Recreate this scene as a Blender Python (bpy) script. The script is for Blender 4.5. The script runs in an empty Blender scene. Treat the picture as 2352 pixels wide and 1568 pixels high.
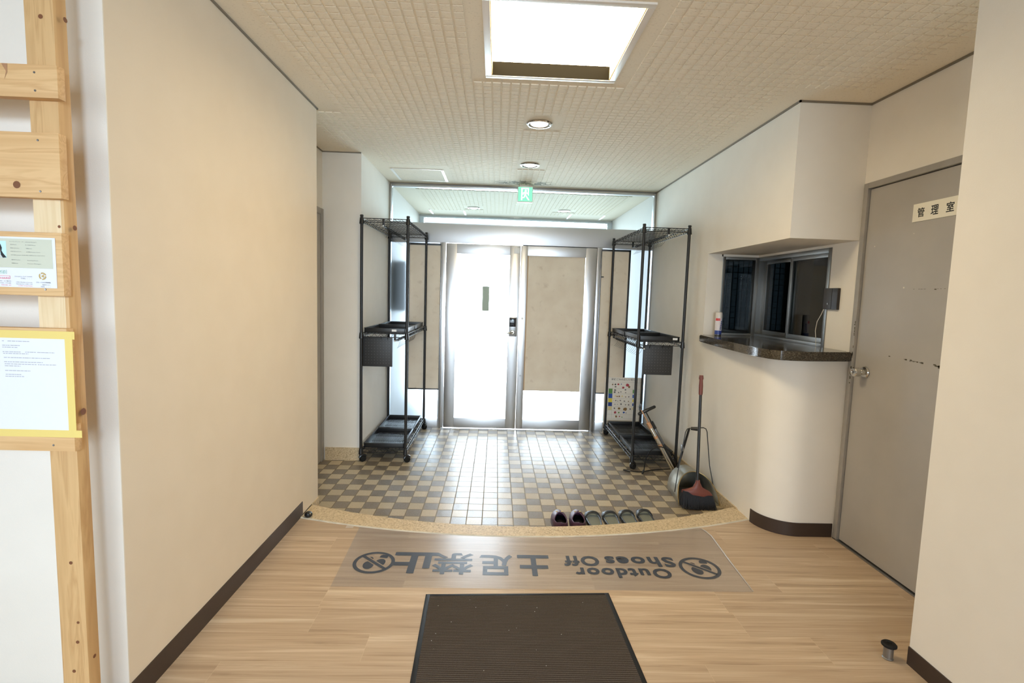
import bpy, bmesh, math, random
from mathutils import Vector, Matrix, Euler
random.seed(7)
S = bpy.context.scene
COL = S.collection
R = math.radians

# ------------------------------------------------------------------ camera, world, lights, exposure
YAW, PITCH, ROLL, F_PX, CAM_H = 1.842, -5.2126, 1.7906, 1168.4, 1.40
ZT, ZC = -0.074, 2.533                     # tiled entrance level, ceiling
XL, XR, XV, XN = -1.169, 2.077, 1.667, 1.663
YD, YB, YC, YP, YF, YN = 5.486, 1.594, 3.358, 4.364, 2.908, 1.839
XVL, XA = -1.153, -1.474

def camera():
    p, yw, rl = R(PITCH), R(YAW), R(ROLL)
    f = Vector((math.sin(yw)*math.cos(p), math.cos(yw)*math.cos(p), math.sin(p)))
    r = Vector((math.cos(yw), -math.sin(yw), 0)); u = r.cross(f)
    r2 = r*math.cos(rl) + u*math.sin(rl); u2 = -r*math.sin(rl) + u*math.cos(rl)
    cd = bpy.data.cameras.new('camera'); co = bpy.data.objects.new('camera', cd); COL.objects.link(co)
    cd.sensor_width = 36; cd.lens = F_PX/2352*36; cd.clip_start = 0.02; cd.clip_end = 100
    co.matrix_world = Matrix(((r2.x, u2.x, -f.x, 0), (r2.y, u2.y, -f.y, 0), (r2.z, u2.z, -f.z, CAM_H), (0, 0, 0, 1)))
    S.camera = co
camera()
w = bpy.data.worlds.new('overcast_sky'); S.world = w; w.use_nodes = True
w.node_tree.nodes['Background'].inputs[0].default_value = (0.80, 0.90, 1.0, 1)
w.node_tree.nodes['Background'].inputs[1].default_value = 1.9
S.view_settings.view_transform = 'Standard'; S.view_settings.look = 'None'
S.view_settings.exposure = 0.0; S.view_settings.gamma = 1.0
S.view_settings.use_curve_mapping = False
S.cycles.use_denoising = True
S.cycles.max_bounces = 10; S.cycles.diffuse_bounces = 6; S.cycles.glossy_bounces = 4
S.cycles.transmission_bounces = 8; S.cycles.transparent_max_bounces = 16
S.cycles.sample_clamp_indirect = 6.0
S.cycles.caustics_reflective = False; S.cycles.caustics_refractive = False

def area(name, loc, target, sx, sy, power, col):
    d = bpy.data.lights.new(name, 'AREA'); d.shape = 'RECTANGLE'; d.size = sx; d.size_y = sy
    d.energy = power; d.color = col
    o = bpy.data.objects.new(name, d); COL.objects.link(o); o.location = loc
    o.rotation_euler = (Vector(target)-Vector(loc)).to_track_quat('-Z', 'Y').to_euler()
    return o
# daylight coming in through the street side of the outer lobby
sd = area('street_daylight', (0.25, 7.80, 1.215), (0.25, 0, 1.215), 2.7, 2.55, 150, (0.80, 0.91, 1.0)); sd.data.spread = R(62)
# daylight through the lobby window behind the camera, and two added lights out of view
wd = area('lobby_window_daylight', (-0.1, -3.45, 1.20), (-0.1, 2.0, 0.0), 3.2, 1.7, 46, (0.74, 0.88, 1.0)); wd.data.spread = R(76)
hl = area('added_cool_light', (0.45, -1.7, 1.90), (-1.3, 1.6, 1.45), 0.36, 0.36, 15.5, (0.58, 0.78, 1.0)); hl.data.spread = R(85)  # added unseen cool light; throws the stand's shadow onto the wall
sw = area('added_side_fill', (-3.9, -0.9, 1.2), (1.6, 1.9, 0.8), 1.8, 1.7, 22, (0.74, 0.87, 1.0)); sw.data.spread = R(110)  # unseen fill added to brighten the right-hand walls and counter
LAMP_PANEL, DOWNLIGHT = 26.0, 6.0

# ------------------------------------------------------------------ materials
def rgb(r, g, b):
    f = lambda c: ((c/255+0.055)/1.055)**2.4 if c > 10 else c/255/12.92
    return (f(r), f(g), f(b), 1)
class NT:
    def __init__(s, name):
        s.m = bpy.data.materials.new(name); s.m.use_nodes = True
        s.t = s.m.node_tree; s.n = s.t.nodes; s.b = s.n['Principled BSDF']; s.out = s.n['Material Output']
        s.co = None
    def link(s, a, b): s.t.links.new(a, b)
    def node(s, kind, **kw):
        n = s.n.new('ShaderNode'+kind)
        for k, v in kw.items(): setattr(n, k, v)
        return n
    def pos(s):
        if s.co is None: s.co = s.node('TexCoord').outputs['Object']
        return s.co
    def xyz(s):
        n = s.node('SeparateXYZ'); s.link(s.pos(), n.inputs[0]); return n.outputs
    def val(s, a, sock):
        if isinstance(a, (int, float)): sock.default_value = a
        else: s.link(a, sock)
    def math(s, op, a, b=0.0, c=None):
        n = s.node('Math', operation=op); s.val(a, n.inputs[0]); s.val(b, n.inputs[1])
        if c is not None: s.val(c, n.inputs[2])
        return n.outputs[0]
    def comb(s, x, y, z):
        n = s.node('CombineXYZ'); s.val(x, n.inputs[0]); s.val(y, n.inputs[1]); s.val(z, n.inputs[2]); return n.outputs[0]
    def noise(s, scale, detail=3, vec=None, rough=0.5, dist=0.0):
        n = s.node('TexNoise'); n.inputs['Scale'].default_value = scale; n.inputs['Detail'].default_value = detail
        n.inputs['Roughness'].default_value = rough; n.inputs['Distortion'].default_value = dist
        s.link(vec if vec is not None else s.pos(), n.inputs['Vector']); return n.outputs['Fac']
    def white(s, vec):
        n = s.node('TexWhiteNoise', noise_dimensions='3D'); s.link(vec, n.inputs['Vector']); return n.outputs['Value']
    def ramp(s, fac, stops, interp='LINEAR'):
        n = s.node('ValToRGB'); n.color_ramp.interpolation = interp; e = n.color_ramp.elements
        while len(e) < len(stops): e.new(0.5)
        for el, (p, c) in zip(e, stops): el.position = p; el.color = c
        s.link(fac, n.inputs[0]); return n.outputs[0]
    def mix(s, fac, a, b, mode='MIX'):
        n = s.node('Mix', data_type='RGBA', blend_type=mode); s.val(fac, n.inputs[0])
        for v, k in ((a, 6), (b, 7)):
            if isinstance(v, tuple): n.inputs[k].default_value = v
            else: s.link(v, n.inputs[k])
        return n.outputs[2]
    def color(s, c):
        if isinstance(c, tuple): s.b.inputs['Base Color'].default_value = c
        else: s.link(c, s.b.inputs['Base Color'])
    def rough(s, v): s.val(v, s.b.inputs['Roughness'])
    def bump(s, h, strength=0.2, dist=0.002):
        n = s.node('Bump'); n.inputs['Strength'].default_value = strength; n.inputs['Distance'].default_value = dist
        s.link(h, n.inputs['Height']); s.link(n.outputs[0], s.b.inputs['Normal'])
G = lambda v: (v, v, v, 1)

def plain(name, col, rough=0.5, metal=0.0, spec=0.5, bump=None, coat=0.0, vary=0.0):
    t = NT(name); t.rough(rough); t.b.inputs['Metallic'].default_value = metal
    t.b.inputs['Specular IOR Level'].default_value = spec; t.b.inputs['Coat Weight'].default_value = coat
    if vary:
        f = t.noise(14, 4); d = tuple(max(0, c*(1-vary)) for c in col[:3])+(1,)
        t.color(t.ramp(f, [(0.3, d), (0.7, col)]))
    else: t.color(col)
    if bump: t.bump(t.noise(bump[0], 4), bump[1], bump[2])
    return t.m

def m_wallpaper(name, col):
    t = NT(name); t.rough(0.75); t.b.inputs['Specular IOR Level'].default_value = 0.25
    n = t.noise(6, 2); t.color(t.mix(0.06, col, t.ramp(n, [(0.3, G(0.5)), (0.7, G(0.9))])))
    t.bump(t.noise(420, 5), 0.35, 0.001); return t.m
M = {}
M['wall'] = m_wallpaper('cream_wallpaper', rgb(238, 231, 219))
M['wall_beige'] = m_wallpaper('left_wallpaper_beige', rgb(230, 214, 190))  # beiger base than the other walls, used on the left wall only
M['paint'] = m_wallpaper('white_painted_plaster', rgb(238, 233, 228))

def m_ceiling():
    t = NT('rock_wool_ceiling'); t.rough(0.9); t.b.inputs['Specular IOR Level'].default_value = 0.1
    v = t.comb(t.math('MULTIPLY', t.xyz()[0], 0.45), t.xyz()[1], t.xyz()[2])
    sp = t.ramp(t.noise(150, 5, v, 0.7), [(0.58, G(0)), (0.70, G(1))])
    c = t.mix(t.math('MULTIPLY', sp, 0.5), rgb(242, 231, 211), rgb(140, 122, 92)); X, Y, Z = t.xyz()
    near = lambda a, c0, r: t.math('SUBTRACT', 1.0, t.math('MINIMUM', t.math('DIVIDE', t.math('ABSOLUTE', t.math('SUBTRACT', a, c0)), r), 1.0))
    soot = t.math('MULTIPLY', t.math('MULTIPLY', near(X, 0.24, 0.34), near(Y, 5.27, 0.13)), t.ramp(t.noise(18, 2), [(0.35, G(0)), (0.6, G(1))]))
    t.color(t.mix(t.math('MINIMUM', t.math('MULTIPLY', soot, 2.2), 0.75), c, rgb(92, 92, 80)))
    t.bump(t.noise(260, 4), 0.3, 0.001); return t.m
M['ceiling'] = m_ceiling()

def m_wood_floor():
    t = NT('oak_plank_floor'); X, Y, Z = t.xyz()
    v = t.math('DIVIDE', t.math('SUBTRACT', Y, 1.822), 0.1645); row = t.math('FLOOR', v); fv = t.math('FRACT', v)
    off = t.white(t.comb(row, 3.7, 1.3))
    u = t.math('DIVIDE', t.math('ADD', X, t.math('MULTIPLY', off, 0.92)), 0.92); colu = t.math('FLOOR', u); fu = t.math('FRACT', u)
    rnd = t.white(t.comb(row, colu, 0.5)); rnd2 = t.white(t.comb(colu, row, 9.1))
    gv = t.comb(t.math('ADD', t.math('MULTIPLY', X, 1.3), t.math('MULTIPLY', rnd, 31.0)), t.math('MULTIPLY', Y, 26.0), t.math('MULTIPLY', rnd2, 17.0))
    g1 = t.noise(1.0, 6, gv, 0.6, 0.6)
    gv2 = t.comb(t.math('ADD', t.math('MULTIPLY', X, 2.4), t.math('MULTIPLY', rnd, 57.0)), t.math('MULTIPLY', Y, 160.0), rnd2)
    g2 = t.noise(1.0, 3, gv2, 0.6)
    base = t.ramp(g1, [(0.30, rgb(142, 116, 90)), (0.43, rgb(186, 160, 131)), (0.55, rgb(198, 173, 145)), (0.70, rgb(228, 210, 184))])
    base = t.mix(0.28, base, t.ramp(g2, [(0.3, rgb(154, 130, 105)), (0.65, rgb(218, 198, 173))]))
    base = t.mix(t.math('MULTIPLY', rnd2, 0.32), base, rgb(158, 136, 114))
    jv = t.math('LESS_THAN', t.math('MINIMUM', fv, t.math('SUBTRACT', 1.0, fv)), 0.007)
    ju = t.math('LESS_THAN', t.math('MINIMUM', fu, t.math('SUBTRACT', 1.0, fu)), 0.0013)
    j = t.math('MAXIMUM', jv, ju)
    t.color(t.mix(t.math('MULTIPLY', j, 0.28), base, rgb(216, 196, 168)))
    t.rough(t.math('ADD', 0.34, t.math('MULTIPLY', g2, 0.16))); t.b.inputs['Specular IOR Level'].default_value = 0.4
    t.bump(g2, 0.10, 0.001); return t.m
M['wood_floor'] = m_wood_floor()

def m_tile():
    t = NT('checkered_floor_tile'); X, Y, Z = t.xyz()
    u = t.math('DIVIDE', t.math('SUBTRACT', X, 0.046), 0.1026); v = t.math('DIVIDE', t.math('SUBTRACT', Y, 3.150), 0.1076)
    fu, fv = t.math('FRACT', u), t.math('FRACT', v); iu, iv = t.math('FLOOR', u), t.math('FLOOR', v)
    par = t.math('FLOORED_MODULO', t.math('ADD', iu, iv), 2.0)
    rnd = t.white(t.comb(iu, iv, 2.0))
    lite = t.mix(rnd, rgb(198, 180, 148), rgb(184, 166, 132)); dark = t.mix(rnd, rgb(122, 106, 86), rgb(108, 95, 78))
    c = t.mix(par, lite, dark)
    c = t.mix(0.12, c, t.ramp(t.noise(180, 4), [(0.35, G(0.05)), (0.65, G(0.75))]))
    e = t.math('MINIMUM', t.math('MINIMUM', fu, t.math('SUBTRACT', 1.0, fu)), t.math('MINIMUM', fv, t.math('SUBTRACT', 1.0, fv)))
    gr = t.math('LESS_THAN', e, 0.03)
    t.color(t.mix(gr, c, rgb(128, 114, 92)))
    t.rough(t.math('ADD', 0.33, t.math('MULTIPLY', gr, 0.4))); t.b.inputs['Specular IOR Level'].default_value = 0.95
    h = t.math('ADD', t.math('MINIMUM', e, 0.05), t.math('MULTIPLY', t.noise(300, 2), 0.012))
    t.bump(h, 0.25, 0.006); return t.m
M['tile'] = m_tile()

def m_granite(name, base, dark, lite, scale, rough):
    t = NT(name); n = t.noise(scale, 5, None, 0.7)
    vo = t.node('TexVoronoi'); vo.inputs['Scale'].default_value = scale*1.3; t.link(t.pos(), vo.inputs['Vector'])
    cell = t.ramp(vo.outputs['Color'], [(0.12, dark), (0.3, base), (0.7, base), (0.92, lite)])
    t.color(t.mix(0.45, cell, t.ramp(n, [(0.38, dark), (0.5, base), (0.66, lite)]))); t.rough(rough)
    return t.m
M['granite_cream'] = m_granite('cream_granite', rgb(208, 186, 150), rgb(150, 126, 92), rgb(232, 216, 184), 95, 0.45)
M['granite_dark'] = m_granite('polished_dark_granite', rgb(66, 58, 46), rgb(20, 18, 16), rgb(118, 108, 92), 150, 0.10)

def m_pine(name, c1, c2, axis=0):
    t = NT(name); X, Y, Z = t.xyz(); q = [X, Y, Z]
    rnd = t.node('ObjectInfo').outputs['Random']; k = t.math('MULTIPLY', rnd, 40)
    s = [t.math('ADD', t.math('MULTIPLY', q[i], 1.6 if i == axis else 26.0), k) for i in range(3)]
    g = t.noise(1.0, 4, t.comb(*s), 0.55, 0.5)
    c = t.ramp(g, [(0.3, c1), (0.5, c2), (0.56, c1), (0.62, c2), (0.75, c1)])
    t.color(t.mix(t.math('MULTIPLY', rnd, 0.25), c, rgb(226, 190, 138))); t.rough(0.55); return t.m
M['pine_post'] = m_pine('pine_post', rgb(190, 147, 96), rgb(210, 170, 118), 2)
M['pine_board'] = m_pine('pine_board', rgb(200, 154, 102), rgb(219, 178, 126), 0)
M['pine_pale'] = m_pine('pale_pine', rgb(222, 196, 154), rgb(232, 210, 172), 2)
M['knot'] = plain('pine_knot', rgb(120, 74, 44), 0.6)
M['steel'] = None
def m_steel(name, col, rough, axis=2):
    t = NT(name); t.b.inputs['Metallic'].default_value = 1.0; t.color(col); X, Y, Z = t.xyz(); q = [X, Y, Z]
    s = [t.math('MULTIPLY', q[i], 3.0 if i == axis else 400.0) for i in range(3)]
    g = t.noise(1.0, 3, t.comb(*s)); t.rough(t.math('ADD', rough, t.math('MULTIPLY', g, 0.03)))
    t.bump(g, 0.006, 0.001); return t.m
M['steel'] = m_steel('brushed_stainless_upright', rgb(196, 197, 199), 0.27, 2)
M['steel_h'] = m_steel('brushed_stainless_rail', rgb(196, 197, 199), 0.35, 0)
M['aluminium'] = m_steel('aluminium_window_frame', rgb(150, 150, 148), 0.34, 2)
M['chrome'] = plain('chrome', rgb(215, 213, 208), 0.12, 1.0)
M['black'] = plain('black_powder_coat', rgb(26, 25, 25), 0.38)
M['black_plastic'] = plain('black_plastic', rgb(30, 30, 31), 0.32, bump=(200, 0.1, 0.001))
M['rubber'] = plain('black_rubber', rgb(26, 25, 24), 0.6, spec=0.2)
M['dark_board'] = plain('dark_pegboard', rgb(46, 46, 47), 0.45)
M['dot'] = plain('pegboard_painted_hole_light', rgb(150, 150, 150), 0.4)  # pale discs on a solid board paint the light showing in its holes
M['white'] = plain('white_plastic', rgb(238, 238, 236), 0.35)
M['paper'] = plain('white_paper', rgb(229, 229, 238), 0.7)
M['beige_panel'] = None
def m_panel():
    t = NT('weathered_beige_board'); n = t.noise(5, 4); n2 = t.noise(16, 2)
    c = t.ramp(n, [(0.3, rgb(226, 212, 192)), (0.7, rgb(238, 227, 209))])
    t.color(t.mix(t.math('MULTIPLY', t.ramp(n2, [(0.62, G(0)), (0.78, G(1))]), 0.22), c, rgb(150, 118, 78))); t.rough(0.6); return t.m
M['beige_panel'] = m_panel()
M['panel_edge'] = plain('raw_board_edge', rgb(196, 162, 120), 0.6)
def m_grey_door():
    t = NT('grey_painted_steel'); n = t.noise(3, 4)
    t.color(t.ramp(n, [(0.3, rgb(166, 161, 154)), (0.7, rgb(175, 170, 163))])); t.rough(0.42); t.bump(t.noise(300, 3), 0.12, 0.001); return t.m
M['grey_door'] = m_grey_door()
M['grey_frame'] = plain('worn_grey_frame', rgb(160, 155, 148), 0.45, vary=0.12)
M['gap'] = plain('dark_gap', rgb(22, 20, 18), 0.8)
M['scuff'] = plain('paint_chip_dark', rgb(84, 78, 60), 0.7)
M['scuff_light'] = plain('paint_chip_pale', rgb(214, 208, 192), 0.7)
M['baseboard'] = plain('dark_brown_vinyl', rgb(60, 46, 38), 0.45)
M['edge_trim'] = plain('grey_ceiling_edge_trim', rgb(128, 118, 102), 0.5)
M['caulk'] = plain('white_caulk', rgb(226, 218, 200), 0.7, vary=0.25, bump=(160, 0.6, 0.004))
def m_clear(name, tint, gloss_rough, k=1.0):
    t = NT(name); tr = t.node('BsdfTransparent'); tr.inputs[0].default_value = tint
    gl = t.node('BsdfGlossy'); gl.inputs['Roughness'].default_value = gloss_rough
    fr = t.node('Fresnel'); fr.inputs[0].default_value = 1.5
    bf = t.node('NewGeometry').outputs['Backfacing']
    mx = t.node('MixShader'); t.link(t.math('MULTIPLY', t.math('MULTIPLY', fr.outputs[0], k), t.math('SUBTRACT', 1.0, bf)), mx.inputs[0])
    t.link(tr.outputs[0], mx.inputs[1]); t.link(gl.outputs[0], mx.inputs[2]); t.link(mx.outputs[0], t.out.inputs[0]); return t.m
M['glass'] = m_clear('clear_glass', (0.86, 0.94, 0.95, 1), 0.02)
M['dark_glass'] = m_clear('tinted_office_glass', (0.55, 0.60, 0.58, 1), 0.02)
def m_frosted(name, col, share, through=0.0, rough=0.5):
    t = NT(name); td = t.node('BsdfTranslucent'); td.inputs[0].default_value = col
    rf = t.node('BsdfRefraction'); rf.inputs['Color'].default_value = col; rf.inputs['Roughness'].default_value = rough; rf.inputs['IOR'].default_value = 1.28
    tl = t.node('MixShader'); tl.inputs[0].default_value = through; t.link(td.outputs[0], tl.inputs[1]); t.link(rf.outputs[0], tl.inputs[2])
    gl = t.node('BsdfGlossy'); gl.inputs['Roughness'].default_value = 0.25
    fr = t.node('Fresnel'); fr.inputs[0].default_value = 1.45
    mx = t.node('MixShader'); t.link(t.math('MULTIPLY', fr.outputs[0], share), mx.inputs[0])
    t.link(tl.outputs[0], mx.inputs[1]); t.link(gl.outputs[0], mx.inputs[2])
    tr = t.node('BsdfTransparent'); m2 = t.node('MixShader'); t.link(t.node('NewGeometry').outputs['Backfacing'], m2.inputs[0])
    t.link(mx.outputs[0], m2.inputs[1]); t.link(tr.outputs[0], m2.inputs[2]); t.link(m2.outputs[0], t.out.inputs[0]); return t.m
M['frosted'] = m_frosted('frosted_glass', (0.92, 0.95, 0.97, 1), 0.6, 0.45, 0.5)
M['frosted_side'] = m_frosted('frosted_sidelight_glass', (0.46, 0.53, 0.58, 1), 0.6, 0.88, 0.55)
def m_clear_sheet():
    t = NT('clear_vinyl_sheet'); tr = t.node('BsdfTransparent'); tr.inputs[0].default_value = (0.985, 0.985, 0.99, 1)
    df = t.node('BsdfDiffuse'); df.inputs[0].default_value = rgb(226, 220, 218)
    m1 = t.node('MixShader'); m1.inputs[0].default_value = 0.07; t.link(tr.outputs[0], m1.inputs[1]); t.link(df.outputs[0], m1.inputs[2])
    gl = t.node('BsdfGlossy'); gl.inputs['Roughness'].default_value = 0.25
    bp = t.node('Bump'); bp.inputs['Strength'].default_value = 0.02; bp.inputs['Distance'].default_value = 0.01
    t.link(t.noise(5, 2), bp.inputs['Height']); t.link(bp.outputs[0], gl.inputs['Normal'])
    fr = t.node('Fresnel'); fr.inputs[0].default_value = 1.5
    m2 = t.node('MixShader'); t.link(t.math('MULTIPLY', t.math('MULTIPLY', fr.outputs[0], 2.2), t.math('SUBTRACT', 1.0, t.node('NewGeometry').outputs['Backfacing'])), m2.inputs[0]); t.link(m1.outputs[0], m2.inputs[1]); t.link(gl.outputs[0], m2.inputs[2])
    t.link(m2.outputs[0], t.out.inputs[0]); return t.m
M['clear_sheet'] = m_clear_sheet()
M['clear_rim'] = plain('pale_vinyl_rim', rgb(190, 180, 170), 0.25)
M['print_dark'] = plain('dark_printed_lettering', rgb(62, 66, 76), 0.35)
def m_mat():
    t = NT('ribbed_entrance_carpet'); X, Y, Z = t.xyz()
    s = t.math('SINE', t.math('MULTIPLY', Y, 2*math.pi/0.0095)); n = t.noise(240, 3); n2 = t.noise(2.5, 3)
    f = t.math('ADD', t.math('MULTIPLY', t.math('ADD', s, 1.0), 0.26), t.math('MULTIPLY', n, 0.5))
    c = t.ramp(f, [(0.12, rgb(44, 38, 33)), (0.50, rgb(76, 68, 62)), (0.90, rgb(116, 108, 101))])
    c = t.mix(t.math('MULTIPLY', n2, 0.4), c, rgb(62, 54, 46))
    sp = t.ramp(t.noise(60, 2), [(0.80, G(0)), (0.82, G(1))]); t.color(t.mix(sp, c, rgb(170, 160, 150)))
    t.rough(0.95); t.b.inputs['Specular IOR Level'].default_value = 0.1; t.bump(t.math('ADD', s, t.math('MULTIPLY', n, 1.5)), 0.5, 0.003); return t.m
M['mat'] = m_mat()
def emit(name, col, s):
    t = NT(name); e = t.node('Emission'); e.inputs[0].default_value = col; e.inputs[1].default_value = s
    t.link(e.outputs[0], t.out.inputs[0]); return t.m
M['lamp'] = emit('warm_lamp_diffuser', (1.0, 0.83, 0.55, 1), LAMP_PANEL)
M['down'] = emit('downlight_lens', (1.0, 0.98, 0.94, 1), DOWNLIGHT)
M['exit_green'] = emit('exit_sign_green_face', (0.30, 1.0, 0.62, 1), 1.15)
M['exit_white'] = emit('exit_sign_white_figure', (0.95, 1.0, 0.98, 1), 3.0)
M['lamp_frame'] = plain('white_lamp_frame', rgb(236, 230, 222), 0.35)
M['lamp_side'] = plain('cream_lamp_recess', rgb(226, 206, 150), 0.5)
M['lamp_painted_shade'] = plain('recess_painted_shade', (0.006, 0.005, 0.003, 1), 0.7, spec=0.05)  # near-black colour paints shade onto the far side of the recess
M['tape_yellow'] = plain('yellow_masking_tape', rgb(230, 204, 118), 0.6)
M['tape_clear'] = plain('frosted_tape', rgb(196, 184, 170), 0.4)
M['olive'] = plain('olive_print_field', rgb(204, 204, 184), 0.7)
M['ink'] = plain('grey_ink', rgb(120, 118, 116), 0.7)
M['ink_faint'] = plain('faint_grey_ink', rgb(172, 170, 178), 0.7)
M['ink_red'] = plain('red_ink', rgb(226, 120, 126), 0.7)
M['ink_green'] = plain('green_ink', rgb(140, 190, 160), 0.7)
M['ink_gold'] = plain('gold_ink', rgb(190, 164, 104), 0.7)
M['ink_black'] = plain('black_ink', rgb(28, 28, 28), 0.6)
M['photo_blue'] = plain('pale_blue_print', rgb(196, 232, 236), 0.7)
M['skin_print'] = plain('printed_skin_tone', rgb(206, 196, 184), 0.7)
M['cloth_print'] = plain('printed_pale_collar', rgb(196, 200, 196), 0.7)
M['clog'] = plain('purple_foam', rgb(84, 56, 78), 0.45)
M['clog_in'] = plain('dark_insole', rgb(16, 14, 16), 0.7)
M['stud'] = plain('gold_stud', rgb(214, 190, 120), 0.3, 0.8)
M['slide'] = plain('black_moulded_foam', rgb(30, 31, 31), 0.42)
M['footbed'] = plain('grey_green_footbed', rgb(126, 130, 120), 0.6, bump=(120, 0.6, 0.004))
M['red_brown'] = plain('red_brown_plastic', rgb(112, 58, 48), 0.45)
M['bristle'] = plain('dark_bristles', rgb(36, 38, 44), 0.7)
M['zinc'] = plain('dull_zinc_sheet', rgb(168, 164, 150), 0.42, 0.55, vary=0.15)
M['wire_gold'] = plain('brass_coloured_wire', rgb(150, 128, 84), 0.4, 0.7)
M['copper'] = plain('worn_copper', rgb(206, 160, 124), 0.35, 0.6)
M['pump_clear'] = plain('smoke_grey_barrel', rgb(120, 122, 126), 0.15, 0.7)
M['blue'] = plain('blue_print', rgb(34, 84, 172), 0.5); M['navy'] = plain('navy_print', rgb(34, 62, 138), 0.5)
M['green'] = plain('green_print', rgb(92, 142, 68), 0.5); M['yellow'] = plain('yellow_print', rgb(232, 210, 70), 0.5)
M['tan'] = plain('tan_print', rgb(224, 206, 150), 0.5); M['red'] = plain('red_print', rgb(176, 62, 72), 0.5)
M['brown'] = plain('brown_print', rgb(132, 98, 48), 0.5); M['poster'] = plain('cream_poster', rgb(232, 226, 216), 0.5)
M['can_red'] = plain('red_can_band', rgb(214, 70, 70), 0.35); M['can_blue'] = plain('blue_can_band', rgb(58, 76, 150), 0.35)
M['can'] = plain('white_can', rgb(226, 218, 222), 0.3); M['can_cap'] = plain('clear_cap', rgb(222, 214, 206), 0.2)
M['mirror_tape'] = plain('grey_green_tape', rgb(168, 184, 170), 0.5)
M['screen'] = plain('lock_screen', rgb(24, 26, 34), 0.12)
M['grey_metal'] = plain('satin_grey_metal', rgb(150, 150, 150), 0.32, 0.9)
M['brown_box'] = plain('dark_brown_plastic', rgb(44, 38, 36), 0.35)
M['wire_white'] = plain('white_wire', rgb(210, 204, 190), 0.5)
M['lobby_floor'] = plain('pale_lobby_floor', rgb(160, 160, 158), 0.5)
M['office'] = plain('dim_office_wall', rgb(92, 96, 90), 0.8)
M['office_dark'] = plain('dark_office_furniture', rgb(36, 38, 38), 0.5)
M['curtain'] = plain('blue_grey_curtain', rgb(92, 104, 118), 0.8)
M['wired'] = m_frosted('wired_glass', (0.014, 0.020, 0.027, 1), 0.6)
M['sign_cream'] = plain('cream_sign_plate', rgb(244, 238, 220), 0.5)

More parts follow.
